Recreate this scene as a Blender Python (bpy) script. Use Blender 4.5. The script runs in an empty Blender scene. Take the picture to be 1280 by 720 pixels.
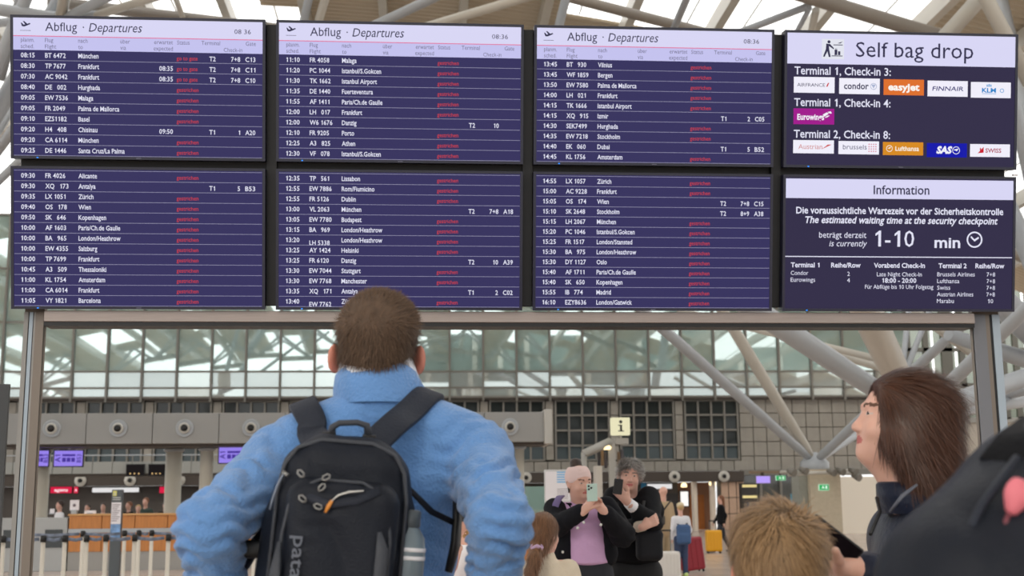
import bpy, math, random
import numpy as np
from mathutils import Vector, Matrix
random.seed(7); RNG = np.random.default_rng(7)
SC = bpy.context.scene; COL = SC.collection
# ------------------------------------------------------------ camera
F, TH, AZ, RO, HC = 1540.5, 0.171, 0.0731, -0.0082, 1.475
cam = bpy.data.cameras.new('camera'); camo = bpy.data.objects.new('camera', cam); COL.objects.link(camo)
CM = Matrix.Rotation(-AZ, 4, 'Z') @ Matrix.Rotation(math.pi/2+TH, 4, 'X') @ Matrix.Rotation(RO, 4, 'Z')
camo.matrix_world = Matrix.Translation((0, 0, HC)) @ CM
cam.sensor_width = 36; cam.lens = 36*F/1280; cam.clip_start = .05; cam.clip_end = 500
cam.dof.use_dof = True; cam.dof.focus_distance = 4.6; cam.dof.aperture_fstop = 5.6
SC.camera = camo
# ------------------------------------------------------------ daylight
w = bpy.data.worlds.new('overcast_sky'); SC.world = w; w.use_nodes = True
wn = w.node_tree.nodes; wl = w.node_tree.links
bg = wn['Background']; bg.inputs['Strength'].default_value = 2.35
tc = wn.new('ShaderNodeTexCoord'); sp = wn.new('ShaderNodeSeparateXYZ'); cr = wn.new('ShaderNodeValToRGB')
wl.new(tc.outputs['Generated'], sp.inputs[0]); wl.new(sp.outputs['Z'], cr.inputs[0]); wl.new(cr.outputs[0], bg.inputs[0])
cr.color_ramp.elements[0].position = 0.0; cr.color_ramp.elements[0].color = (.46, .46, .46, 1)
cr.color_ramp.elements[1].position = .12; cr.color_ramp.elements[1].color = (1, .995, .98, 1)
sun = bpy.data.lights.new('sun', 'SUN'); sun.energy = .7; sun.angle = .2; sun.color = (1, .86, .66)
suno = bpy.data.objects.new('sun', sun); COL.objects.link(suno)
suno.rotation_euler = (math.radians(62), 0, math.radians(-28))
SC.view_settings.view_transform = 'Standard'; SC.view_settings.look = 'None'
SC.view_settings.exposure = 0.0; SC.view_settings.gamma = 1; SC.view_settings.use_curve_mapping = False
SC.cycles.max_bounces = 8; SC.cycles.diffuse_bounces = 5; SC.cycles.use_denoising = True
# ------------------------------------------------------------ helpers
def PT(px, py, Y):
    d = CM.to_3x3() @ Vector(((px-640)/F, (360-py)/F, -1)); t = Y/d.y
    return Vector((d.x*t, Y, HC+d.z*t))
def lin(c):
    return tuple(((v/255)/12.92 if v/255 <= .04045 else ((v/255+.055)/1.055)**2.4) for v in c)
MATS = {}
def mat(name, rgb, rough=.6, metal=0, var=0, vscale=8, bump=0, bscale=40, emit=None, estr=1, spec=.5, trans=0, alpha=1, sheen=0, stretch=None, coat=0, attr=None):
    if name in MATS: return MATS[name]
    m = bpy.data.materials.new(name); m.use_nodes = True; n = m.node_tree.nodes; l = m.node_tree.links
    b = n['Principled BSDF']; c = lin(rgb)+(1,)
    b.inputs['Base Color'].default_value = c; b.inputs['Roughness'].default_value = rough
    b.inputs['Metallic'].default_value = metal; b.inputs['Specular IOR Level'].default_value = spec
    b.inputs['Transmission Weight'].default_value = trans; b.inputs['Alpha'].default_value = alpha
    b.inputs['Coat Weight'].default_value = coat
    if sheen: b.inputs['Sheen Weight'].default_value = sheen; b.inputs['Sheen Roughness'].default_value = .5
    if emit is not None:
        b.inputs['Emission Color'].default_value = lin(emit)+(1,); b.inputs['Emission Strength'].default_value = estr
    t = n.new('ShaderNodeTexCoord'); mp = n.new('ShaderNodeMapping'); l.new(t.outputs['Object'], mp.inputs[0])
    if stretch: mp.inputs['Scale'].default_value = stretch
    if var:
        z = n.new('ShaderNodeTexNoise'); z.inputs['Scale'].default_value = vscale; z.inputs['Detail'].default_value = 4
        l.new(mp.outputs[0], z.inputs[0]); r = n.new('ShaderNodeMapRange')
        r.inputs[1].default_value = .3; r.inputs[2].default_value = .7
        r.inputs[3].default_value = 1-var; r.inputs[4].default_value = 1+var; l.new(z.outputs[0], r.inputs[0])
        v = n.new('ShaderNodeVectorMath'); v.operation = 'SCALE'; v.inputs[0].default_value = c[:3]
        l.new(r.outputs[0], v.inputs['Scale']); l.new(v.outputs[0], b.inputs['Base Color'])
    if attr:
        a = n.new('ShaderNodeAttribute'); a.attribute_name = attr
        v = n.new('ShaderNodeVectorMath'); v.operation = 'SCALE'; v.inputs[0].default_value = c[:3]
        l.new(a.outputs['Fac'], v.inputs['Scale']); l.new(v.outputs[0], b.inputs['Base Color'])
    if bump:
        z = n.new('ShaderNodeTexNoise'); z.inputs['Scale'].default_value = bscale; z.inputs['Detail'].default_value = 5
        l.new(mp.outputs[0], z.inputs[0]); bp = n.new('ShaderNodeBump'); bp.inputs['Strength'].default_value = bump
        bp.inputs['Distance'].default_value = .02; l.new(z.outputs[0], bp.inputs['Height']); l.new(bp.outputs[0], b.inputs['Normal'])
    MATS[name] = m; return m
def tag(o, label=None, cat=None, group=None, kind=None):
    if label: o['label'] = label
    if cat: o['category'] = cat
    if group: o['group'] = group
    if kind: o['kind'] = kind
    return o
def empty(name, loc, label, cat, group=None, rz=0):
    o = bpy.data.objects.new(name, None); COL.objects.link(o); o.location = loc; o.rotation_euler = (0, 0, rz)
    o.empty_display_size = .1
    return tag(o, label, cat, group)
def link(name, me, parent=None):
    o = bpy.data.objects.new(name, me); COL.objects.link(o)
    if parent: o.parent = parent
    return o
def npmesh(name, V, Fc, m, parent=None, smooth=True, tone=None, mats=None, midx=None, world=False):
    """V (n,3), Fc (k,3|4). world=True: V are world coordinates, turned local to the parent"""
    V = np.asarray(V, dtype=np.float32)
    if world and parent is not None:
        M = np.array(wm(parent).inverted()); V = V @ M[:3, :3].T.astype(np.float32) + M[:3, 3].astype(np.float32)
    me = bpy.data.meshes.new(name); Fc = np.asarray(Fc, dtype=np.int32); k, s = Fc.shape
    me.vertices.add(len(V)); me.vertices.foreach_set('co', V.astype(np.float32).ravel())
    me.loops.add(k*s); me.loops.foreach_set('vertex_index', Fc.ravel())
    me.polygons.add(k); me.polygons.foreach_set('loop_start', np.arange(0, k*s, s, dtype=np.int32))
    me.polygons.foreach_set('loop_total', np.full(k, s, dtype=np.int32))
    if smooth: me.polygons.foreach_set('use_smooth', np.ones(k, dtype=bool))
    for mm in (mats or [m]): me.materials.append(mm)
    if midx is not None: me.polygons.foreach_set('material_index', np.asarray(midx, dtype=np.int32))
    if tone is not None:
        a = me.attributes.new('tone', 'FLOAT', 'POINT'); a.data.foreach_set('value', np.asarray(tone, dtype=np.float32))
    me.update(); me.validate()
    return link(name, me, parent)
def wm(o):
    M = Matrix.LocRotScale(o.location, o.rotation_euler, o.scale)
    return (wm(o.parent) @ M) if o.parent else M
class MB:
    """collects boxes, tubes, quads into ONE mesh"""
    def __init__(s): s.v = []; s.f = []; s.sm = []
    def add(s, vs, fs, smooth=False):
        n = len(s.v); s.v += [tuple(v) for v in vs]; s.f += [tuple(i+n for i in f) for f in fs]; s.sm += [smooth]*len(fs); return s
    def box(s, a, b, M=None):
        (x0, y0, z0), (x1, y1, z1) = a, b
        vs = [Vector(p) for p in ((x0,y0,z0),(x1,y0,z0),(x1,y1,z0),(x0,y1,z0),(x0,y0,z1),(x1,y0,z1),(x1,y1,z1),(x0,y1,z1))]
        if M: vs = [M @ v for v in vs]
        return s.add(vs, [(0,3,2,1),(4,5,6,7),(0,1,5,4),(1,2,6,5),(2,3,7,6),(3,0,4,7)])
    def cbox(s, a, b, c, M=None):
        """box with its front/back rim chamfered by c"""
        (x0, y0, z0), (x1, y1, z1) = a, b
        P = [(x0+c, z0), (x1-c, z0), (x1, z0+c), (x1, z1-c), (x1-c, z1), (x0+c, z1), (x0, z1-c), (x0, z0+c)]
        def ring(y, k): 
            cx, cz = (x0+x1)/2, (z0+z1)/2
            return [Vector((p[0]+(k if p[0] < cx else -k), y, p[1]+(k if p[1] < cz else -k))) for p in P]
        vs = ring(y0, c*.6)+ring(y0+c, 0)+ring(y1-c, 0)+ring(y1, c*.6)
        if M: vs = [M @ v for v in vs]
        fs = [tuple(range(8)), tuple(reversed(range(24, 32)))]
        for r in range(3):
            for i in range(8): j = (i+1) % 8; fs.append((r*8+i, r*8+8+i, r*8+8+j, r*8+j))
        return s.add(vs, fs)
    def tube(s, pts, r, n=10, caps=True, flat=1.0):
        pts = [Vector(p) for p in pts]; R = r if isinstance(r, (list, tuple)) else [r]*len(pts); vs = []; up = None
        for i, p in enumerate(pts):
            t = (pts[min(i+1, len(pts)-1)]-pts[max(i-1, 0)]).normalized()
            if up is None: up = Vector((0, 0, 1)) if abs(t.z) < .9 else Vector((0, 1, 0))
            a = t.cross(up).normalized(); b = a.cross(t).normalized(); up = b
            for k in range(n):
                q = 2*math.pi*k/n; vs.append(p+a*math.cos(q)*R[i]+b*math.sin(q)*R[i]*flat)
        fs = [(i*n+k, i*n+(k+1) % n, (i+1)*n+(k+1) % n, (i+1)*n+k) for i in range(len(pts)-1) for k in range(n)]
        s.add(vs, fs, True)
        if caps: b0 = len(s.v)-len(vs); s.f += [tuple(b0+k for k in reversed(range(n))), tuple(b0+len(vs)-n+k for k in range(n))]; s.sm += [False]*2
        return s
    def ribbon(s, pts, widths, nrm, th=.004):
        """flat strap through pts; nrm: outward normals"""
        pts = [Vector(p) for p in pts]; vs = []; m = len(pts)
        for i, p in enumerate(pts):
            t = (pts[min(i+1, m-1)]-pts[max(i-1, 0)]).normalized(); N = Vector(nrm[i]).normalized(); a = t.cross(N).normalized(); N = a.cross(t)
            wd = widths[i] if isinstance(widths, (list, tuple)) else widths
            for sx, sn in ((-1, 1), (-.9, 1.6), (.9, 1.6), (1, 1), (1, -1), (-1, -1)): vs.append(p+a*sx*wd/2+N*sn*th)
        fs = [(i*6+k, i*6+(k+1) % 6, (i+1)*6+(k+1) % 6, (i+1)*6+k) for i in range(m-1) for k in range(6)]
        fs += [tuple(reversed(range(6))), tuple(range((m-1)*6, m*6))]
        return s.add(vs, fs, True)
    def lathe(s, prof, n=16, M=None):
        vs = []
        for r, z in prof:
            for k in range(n): q = 2*math.pi*k/n; vs.append(Vector((r*math.cos(q), r*math.sin(q), z)))
        if M: vs = [M @ v for v in vs]
        m = len(prof)
        return s.add(vs, [(i*n+k, i*n+(k+1) % n, (i+1)*n+(k+1) % n, (i+1)*n+k) for i in range(m-1) for k in range(n)]+[tuple(reversed(range(n))), tuple(range((m-1)*n, m*n))], True)
    def build(s, name, m, parent=None, world=False):
        vs = s.v
        if world and parent is not None:
            I = wm(parent).inverted(); vs = [I @ Vector(v) for v in vs]
        me = bpy.data.meshes.new(name); me.from_pydata([tuple(v) for v in vs], [], s.f)
        me.polygons.foreach_set('use_smooth', s.sm); me.materials.append(m); me.update()
        return link(name, me, parent)
def struct(o): o['kind'] = 'structure'; return o
# ---- text to flat glyph meshes (built-in font)
_tc = bpy.data.curves.new('t', 'FONT'); _to = bpy.data.objects.new('t', _tc); _cache = {}
def glyphs(body, bold=0, res=2):
    k = (body, bold, res)
    if k not in _cache:
        _tc.body = body; _tc.size = 1; _tc.offset = bold; _tc.resolution_u = res
        COL.objects.link(_to); dg = bpy.context.evaluated_depsgraph_get(); me = _to.evaluated_get(dg).to_mesh()
        v = [tuple(q.co) for q in me.vertices]; f = [tuple(p.vertices) for p in me.polygons]
        _to.to_mesh_clear(); COL.objects.unlink(_to); _cache[k] = (v, f)
    return _cache[k]
CAPH = max(v[1] for v in glyphs('H')[0]); XH = max(v[1] for v in glyphs('x')[0]); _adv = {}
def wid(s, bold): v, f = glyphs(s, bold, 2); return max(q[0] for q in v)-min(q[0] for q in v)
XR = .735*CAPH/XH
def warp_lower(y):
    if y <= 0: return y
    return y*XR if y < XH else XH*XR+(y-XH)*(CAPH-XH*XR)/(CAPH-XH) if y < CAPH else y
def glyph(ch, bold, res):
    k = (ch, bold, res)
    if k not in _adv:
        if ch == ' ': _adv[k] = ([], [], CAPH*.40); return _adv[k]
        if ch == '1':
            c = CAPH; s_ = .075+bold*.8; _adv[k] = ([(c*.42-s_, 0), (c*.42+s_*.6, 0), (c*.42+s_*.6, c), (c*.42-s_*.5, c), (c*.12, c*.80), (c*.12, c*.66), (c*.42-s_, c*.78)], [(0, 1, 2, 3, 6), (3, 4, 5, 6)], c*.78); return _adv[k]
        v, f = glyphs(ch, bold, res); ad = wid('H'+ch+'H', bold)-wid('HH', bold)
        if ch.islower() or ch in 'üäöß': v = [(q[0], warp_lower(q[1])) for q in v]
        if ch in '0123456789': ad = CAPH*.78
        _adv[k] = (v, f, ad)
    return _adv[k]
def textmesh(txt, bold, res):
    V, Fs, x = [], [], 0
    for ch in txt:
        v, f, ad = glyph(ch, bold, res); n = len(V); o = x
        if ch in '0123456789': o = x+(ad-max(q[0] for q in v)-min(q[0] for q in v))/2
        V += [(q[0]+o, q[1]) for q in v]; Fs += [tuple(i+n for i in p) for p in f]; x += ad
    return V, Fs
class TX:
    """text on the local x-z plane facing -y, cap height h"""
    def __init__(s): s.m = MB()
    def put(s, txt, x, z, h, align='l', width=None, cond=.9, ital=False, bold=0, y=0, rot=0, res=2):
        v, f = textmesh(txt, bold, res)
        if not v: return s
        sc = h/CAPH; x0 = min(q[0] for q in v); x1 = max(q[0] for q in v); sx = sc*cond
        if width: sx = width/(x1-x0)
        off = {'l': -x0*sx, 'r': -x1*sx, 'c': -(x0+x1)/2*sx}[align]; c, n = math.cos(rot), math.sin(rot); vs = []
        for q in v:
            a = q[0]*sx+off+(q[1]*sc*.2 if ital else 0); b = q[1]*sc-h/2; vs.append((x+a*c-b*n, y, z+a*n+b*c))
        s.m.add(vs, f); return s
    def rect(s, x0, z0, x1, z1, y=0): s.m.add([(x0,y,z0),(x1,y,z0),(x1,y,z1),(x0,y,z1)], [(0,1,2,3)]); return s
    def poly(s, pts, y=0): s.m.add([(a, y, b) for a, b in pts], [tuple(range(len(pts)))]); return s
    def ring(s, x, z, r0, r1, y=0, n=24, a0=0, a1=2*math.pi):
        vs = [(x+r*math.cos(a0+(a1-a0)*k/n), y, z+r*math.sin(a0+(a1-a0)*k/n)) for k in range(n+1) for r in (r0, r1)]
        s.m.add(vs, [(2*k, 2*k+1, 2*k+3, 2*k+2) for k in range(n)]); return s
def emi(name, rgb, s=1.0, base=None):
    return mat(name, base or (6, 6, 7), rough=.5, emit=rgb, estr=s, spec=.08)
# ------------------------------------------------------------ setting
M_tile = mat('beige_stone_tile', (150, 146, 138), .6, var=.10, vscale=2)
M_wall = mat('grey_plaster', (120, 116, 108), .8, var=.05)
M_joint = mat('dark_joint', (88, 84, 78), .8)
M_frame = mat('grey_window_frame', (124, 122, 116), .5)
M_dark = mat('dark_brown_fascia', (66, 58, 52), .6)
M_steel = mat('painted_grey_steel', (166, 171, 176), .38, var=.04, vscale=1)
M_steelw = mat('painted_cream_steel', (188, 184, 174), .38, var=.04, vscale=1)
M_black = mat('matt_black', (14, 14, 16), .5)
M_pane = mat('dark_window_glass', (44, 50, 50), .08, spec=.35, var=.35, vscale=.35)
M_low = mat('teal_lower_glass', (64, 78, 82), .12, spec=.4)
def mglass(name, rgb, refl):
    m = mat(name, rgb, .25)
    n = m.node_tree.nodes; l = m.node_tree.links; b = n['Principled BSDF']; o = n['Material Output']
    g = n.new('ShaderNodeBsdfGlossy'); g.inputs['Roughness'].default_value = .02; g.inputs[0].default_value = (.80, .92, .90, 1)
    mx = n.new('ShaderNodeMixShader'); mx.inputs[0].default_value = refl
    l.new(b.outputs[0], mx.inputs[1]); l.new(g.outputs[0], mx.inputs[2]); l.new(mx.outputs[0], o.inputs[0]); return m
M_mir = mglass('teal_mirror_glass', (160, 192, 188), .5)
M_spn = mglass('frosted_spandrel_glass', (190, 197, 196), .5)
# floor
mf = mat('polished_beige_floor', (190, 174, 162), .22, var=.07, vscale=.5, spec=.5)
fl = MB().box((-60, -25, -.3), (70, 100, -.02)).build('floor', mat('floor_joint', (132, 122, 114), .5)); struct(fl)
t0 = MB().cbox((-.99, 0, 0), (.99, 1, 1), .01); t0 = None
tile = MB(); a = .992; tile.add([(-a,-a,-.02),(a,-a,-.02),(a,a,-.02),(-a,a,-.02),(-a+.012,-a+.012,0),(a-.012,-a+.012,0),(a-.012,a-.012,0),(-a+.012,a-.012,0)], [(4,5,6,7),(0,1,5,4),(1,2,6,5),(2,3,7,6),(3,0,4,7)])
tl = tile.build('floor_slab', mf, fl); tl.location = (-14, 20, 0)
for i in range(15):
    for j in range(19):
        if i or j: c = tl.copy(); COL.objects.link(c); c.location = (-14+2*i, 20+2*j, 0)
r = MB()
for i in range(-25, 36):
    for j in range(-10, 50):
        if (9.9 < j+.5 < 29) and (-7.1 < i < 8): pass
        if -14 <= 2*i <= 14 and 20 <= 2*j <= 56: continue
        r.add([(2*i-a,2*j-a,0),(2*i+a,2*j-a,0),(2*i+a,2*j+a,0),(2*i-a,2*j+a,0)], [(0,1,2,3)])
o = r.build('floor_slab', mf, fl); o['kind'] = 'stuff'
# back facade, plane y = YF
YF = 60.0
zz = lambda py, px=640, Y=YF: PT(px, py, Y).z
xx = lambda px, py=560, Y=YF: PT(px, py, Y).x
xL, xR = xx(-140), xx(1137)
wb = MB().box((xL, YF+.3, zz(590)), (xR, YF+1, zz(499))).box((xL, YF+.3, zz(400)), (xR, YF+.8, zz(275))).build('wall_back', M_joint); struct(wb)
pitch = xx(856)-xx(775); pw = (xx(762)-xx(695))/4; rowz = [zz(575.5), zz(557.3), zz(538.3), zz(519.3), zz(501)]
wn_i = 0; tiles = []
pane0 = None
for g in range(-11, 3):
    x0 = xx(695)+g*pitch; x1 = x0+4*pw; wn_i += 1
    wo = struct(MB().box((x0-.02, YF+.22, rowz[0]), (x1+.02, YF+.29, rowz[4])).build('window_%d' % wn_i, M_frame))
    mu = MB()
    for c in range(5): mu.box((x0+c*pw-.045, YF-.02, rowz[0]), (x0+c*pw+.045, YF+.25, rowz[4]))
    for c in range(5): mu.box((x0-.05, YF-.0, rowz[c]-.045), (x1+.05, YF+.25, rowz[c]+.045))
    mu.build('window_frame', M_frame, wo)
    for c in range(4):
        for q in range(4):
            m_ = M_low if q == 0 else M_pane; t = random.uniform(-.006, .006); t2 = random.uniform(-.006, .006)
            xa, xb, za, zb = x0+c*pw+.04, x0+(c+1)*pw-.04, rowz[q]+.04, rowz[q+1]-.04
            MB().add([(xa,YF+.16+t,za),(xb,YF+.16-t,za),(xb,YF+.16-t+t2,zb),(xa,YF+.16+t+t2,zb)], [(0,1,2,3)]).build('pane', m_, wo)
    if g < 2:
        for q in range(4): tiles.append((x1+.08, rowz[q], x0+pitch-.08, rowz[q+1]))
x = xx(926); pitT = .67
while x < xR-.3:
    zz_ = zz(590)
    while zz_ < zz(499)-.3: tiles.append((x, zz_, min(x+pitT, xR), zz_+.70)); zz_ += .70
    x += pitT
x = xx(-100)
while x < xx(926)-.1: tiles.append((x, zz(590)-.02, x+pw, zz(577))); x += pw
for (x0, z0, x1, z1) in tiles:
    d = random.uniform(0, .02); MB().cbox((x0+.014, YF+.05+d, z0+.014), (x1-.014, YF+.3, z1-.014), .015).build('wall_tile', M_tile, wb)
# gallery glazing above
zg = [zz(496.5), zz(485), zz(465), zz(405), zz(340), zz(275)]
gw = 1.628; gx0 = xx(-1); cols = int((xR-gx0)/gw)+2; gx0 = xR-cols*gw
wn_i += 1; gal = struct(MB().box((gx0, YF-.30, zg[0]-.14), (xR, YF+.6, zg[0]-.03)).build('window_%d' % wn_i, M_dark))
for c in range(cols):
    xa, xb = gx0+c*gw+.05, gx0+(c+1)*gw-.05
    for q in range(5):
        za, zb = zg[q]+.05, zg[q+1]-.05; t1, t2 = random.gauss(0, .006), random.gauss(0, .012)+(.02 if q < 2 else 0); y = YF-.25
        MB().add([(xa,y+t1+(t2 if q < 2 else 0),za),(xb,y-t1+(t2 if q < 2 else 0),za),(xb,y-t1+(0 if q < 2 else t2),zb),(xa,y+t1+(0 if q < 2 else t2),zb)], [(0,1,2,3)]).build('pane', M_mir if q > 1 else M_spn, gal)
    MB().box((gx0+c*gw-.05, YF-.42, zg[0]-.22), (gx0+c*gw+.05, YF-.22, zg[5])).build('mullion', M_frame, gal)
for q in range(6): MB().box((gx0, YF-.33, zg[q]-.045), (xR, YF-.2, zg[q]+.045)).build('transom', M_frame, gal)
# dark fascia with round nozzles
def nozzle(x, y, z, R, parent, ring=True):
    M = Matrix.Translation((x, y, z)) @ Matrix.Rotation(math.pi/2, 4, 'X')
    o = MB().lathe([(R, -.02), (R, .02), (R*.93, .03), (R*.88, .02), (R*.80, .012)] if ring else [(R, 0), (R, .05)], 24, M).build('air_nozzle', M_steel if ring else mat('white_nozzle', (205, 203, 196), .4), parent, True)
    MB().lathe([(R*.60, .0), (R*.62, .06), (R*.50, .10), (R*.42, .07)], 24, M).build('nozzle_cone', mat('pale_nozzle', (196, 194, 186), .35), o, True)
    MB().lathe([(R*.36, .05), (R*.36, .115)], 18, M).build('nozzle_hole', M_black, o, True); return o
fa = struct(MB().box((xx(-100), YF-.6, zz(604)), (xx(925), YF+.2, zz(591))).build('trim_1', M_dark))
px = 901
while px > 30:
    nozzle(xx(px, 596), YF-.62, zz(597.5), .27, fa, False); px -= 61.2
# lower facade: shops and doors (y 604..665 px)
zb_, zt_ = 0, zz(604)
M_shop = mat('shop_dark_wall', (74, 68, 64), .6, var=.25, vscale=.6)
low = struct(MB().box((xx(-100), YF+.5, 0), (xx(848), YF+.9, zt_)).build('wall_shop_front', M_shop))
M_pink = mat('beige_pink_panel', (190, 160, 138), .5, var=.05)
w2 = struct(MB().box((xx(897), YF-.3, 0), (xx(926), YF+.5, zt_)).build('wall_door_side', M_joint))
for i in range(3):
    for j in range(3):
        a0, a1 = xx(897)+(xx(926)-xx(897))/3*i, xx(897)+(xx(926)-xx(897))/3*(i+1); h = zt_/3
        MB().cbox((a0+.02, YF-.36, j*h+.02), (a1-.02, YF-.28, j*h+h-.02), .01).build('wall_panel', M_pink, w2)
dr = struct(MB().box((xx(869), YF+1.6, 0), (xx(887), YF+1.7, zz(620))).build('door_1', mat('orange_brown_wood', (176, 104, 38), .4, var=.12, vscale=3)))
MB().box((xx(877.6), YF+1.56, 0), (xx(878.4), YF+1.6, zz(620))).build('door_gap', M_black, dr)
MB().box((xx(876), YF+1.5, 1.0), (xx(877), YF+1.6, 1.3)).build('door_handle', M_steel, dr)
struct(MB().box((xx(848), YF+1.7, 0), (xx(900), YF+1.9, zt_)).build('wall_lobby', mat('lobby_brown', (150, 108, 82), .6)))
o = MB().box((xx(864), YF-.2, 0), (xx(868.5), YF+.3, zt_)).box((xx(886.5), YF-.2, 0), (xx(891), YF+.3, zt_)).build('trim_2', mat('white_door_post', (214, 202, 186), .5)); struct(o)
pl = empty('light_poster', PT(855.5, 632, YF+1.64), 'bright white lit poster panel left of the orange wooden door', 'poster')
MB().box((-.22, -.05, -.05), (.22, .05, .72)).build('poster_frame', M_black, pl)
MB().box((-.19, -.07, -.02), (.19, -.05, .69)).build('poster_face', emi('poster_light', (250, 246, 240), 1.1), pl)
for i, (px_, py_, rr, lb) in enumerate(((855, 609, .14, 'warm round ceiling lamp above the lit white poster'), (890.5, 606.5, .16, 'cream ceiling lamp above the right post of the wooden door'))):
    o = empty('ceiling_lamp', PT(px_, py_, YF), lb, 'lamp')
    MB().lathe([(rr, 0), (rr*1.1, .06), (rr*.9, .16), (rr*.3, .22)], 16).build('lamp_shade', emi('warm_lamp', (255, 226, 170), 2.2), o)
    MB().tube([(0, 0, .2), (0, 0, .5)], .02, 6).build('lamp_rod', M_black, o)
# right: dark glazed office under the tile wall, pale wall and pillar
wn_i += 1; of = struct(MB().box((xx(926), YF+.3, 0), (xx(1003), YF+.5, zz(588))).build('window_%d' % wn_i, mat('dark_office_glass', (84, 88, 88), .1, spec=1, var=.2, vscale=.8)))
for px_ in (927, 950, 975, 1001): MB().box((xx(px_)-.06, YF+.1, 0), (xx(px_)+.06, YF+.3, zt_+.4)).build('mullion', M_frame, of)
YP = 42.0; P0, P1 = PT(1016, 677, YP), PT(1050, 590, YP)
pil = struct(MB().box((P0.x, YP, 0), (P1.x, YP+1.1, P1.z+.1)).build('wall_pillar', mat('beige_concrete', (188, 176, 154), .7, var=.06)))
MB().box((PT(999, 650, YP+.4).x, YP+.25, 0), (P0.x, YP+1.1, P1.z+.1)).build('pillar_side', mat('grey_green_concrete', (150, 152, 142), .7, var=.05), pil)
t3_ = struct(MB().box((xx(925), YF-.1, zz(596)), (xx(1137), YF+.3, zz(589))).build('trim_3', M_frame))
pw_ = struct(MB().box((PT(1047, 650, 52).x, 52, 0), (PT(1150, 650, 52).x, 52.4, PT(1060, 596, 52).z)).build('wall_right_pale', mat('pale_rendered_wall', (226, 218, 204), .7)))
# far right glazed end
YR = 74.0; wn_i += 1
er = struct(MB().box((PT(1110, 600, YR).x, YR, 0), (PT(1420, 600, YR).x, YR+.3, 6.0)).build('wall_right_end', mat('end_wall', (150, 142, 130), .7)))
we = struct(MB().box((PT(1110, 600, YR).x, YR-.1, 6.0), (PT(1420, 600, YR).x, YR+.3, 6.3)).build('window_%d' % wn_i, M_frame))
for i in range(14):
    xa = PT(1118, 600, YR).x+i*1.15
    MB().box((xa, YR-.1, 6.2), (xa+(.35 if i % 3 else .7), YR+.1, 17)).build('mullion', mat('olive_frame', (72, 70, 62), .6), we)
for i, z in enumerate((8.2, 10.4, 12.6, 14.8)): MB().box((PT(1110, 600, YR).x, YR-.1, z), (PT(1420, 600, YR).x, YR+.1, z+.22)).build('transom', MATS['olive_frame'], we)
for i in range(12):
    xa = PT(1118, 600, YR).x+i*1.5
    MB().box((xa, YR+.02, 6.2), (xa+1.35, YR+.05, 15.6 if i % 4 else 10)).build('pane', mat('greenish_glass', (92, 106, 84), .05, spec=.8, var=.5, vscale=.35, alpha=.72), we)
# ------------------------------------------------------------ roof
def zr(x, y): return 21.2-.0050*(x+9)**2-.00055*(y-30)**2
M_deck = mat('ribbed_metal_deck', (190, 178, 156), .5, metal=.0)
m = M_deck
def is_sky(x, y):
    if 44.5 < y < 60 and -26 < x < -6.5: return True
    if 47 < y < 60 and -26 < x < -5: return True
    if 5.9 < x < 17.5 and 28 < y < 45: return True
    if x > 17 and (39.5 < y < 54): return True
    if 14 < y < 42 and -34 < x < 4: return int((y-14)//7) % 2 == 0  # unseen roof openings here and below, added to brighten the hall
    if 8 < y < 26 and x > 6: return True
    if y < 1: return int((x+60)//4.5) % 2 == 0 and (y < -13 or y > -9)  # unseen open strips, added as bright shapes for the gallery glass to mirror
    return False
V = []; Fc = []; xs = np.arange(-44, 46.1, 1.5); pit = .36; p4 = [(0, 0), (.14, 0), (.18, .10), (.32, .10)]
y = -24.0; rows = []
while y < 63:
    for dy, dz in p4: rows.append((y+dy, dz))
    y += pit
nx = len(xs)
for (yy, dz) in rows:
    for x_ in xs: V.append((x_, yy, zr(x_, yy)+dz))
for j in range(len(rows)-1):
    for i in range(nx-1):
        if not is_sky((xs[i]+xs[i+1])/2, rows[j][0]): k = j*nx+i; Fc.append((k, k+1, k+nx+1, k+nx))
npmesh('ceiling', V, Fc, M_deck, smooth=False); ceil = bpy.data.objects['ceiling']; struct(ceil)
# skylight glass sheets with thin bars
M_sky = mat('skylight_glass', (240, 240, 236), .3, trans=0, alpha=.25)
sk = MB(); bars = MB()
for (xa, xb, ya, yb) in ((-26, -4, 44.3, 60), (6, 18, 28, 45), (17, 43, 39.3, 54), (6, 44, 8, 26)):
    for i in range(int((xb-xa)/2)):
        x0, x1 = xa+2*i, xa+2*i+2
        sk.add([(x0,ya,zr(x0,ya)+.2),(x1,ya,zr(x1,ya)+.2),(x1,yb,zr(x1,yb)+.2),(x0,yb,zr(x0,yb)+.2)], [(0,1,2,3)])
        bars.tube([(x0, ya, zr(x0, ya)+.1), (x0, yb, zr(x0, yb)+.1)], .035, 4)
sk.build('skylight_glass', M_sky, ceil); bars.build('skylight_bar', M_steelw, ceil)['kind'] = 'stuff'
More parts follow.
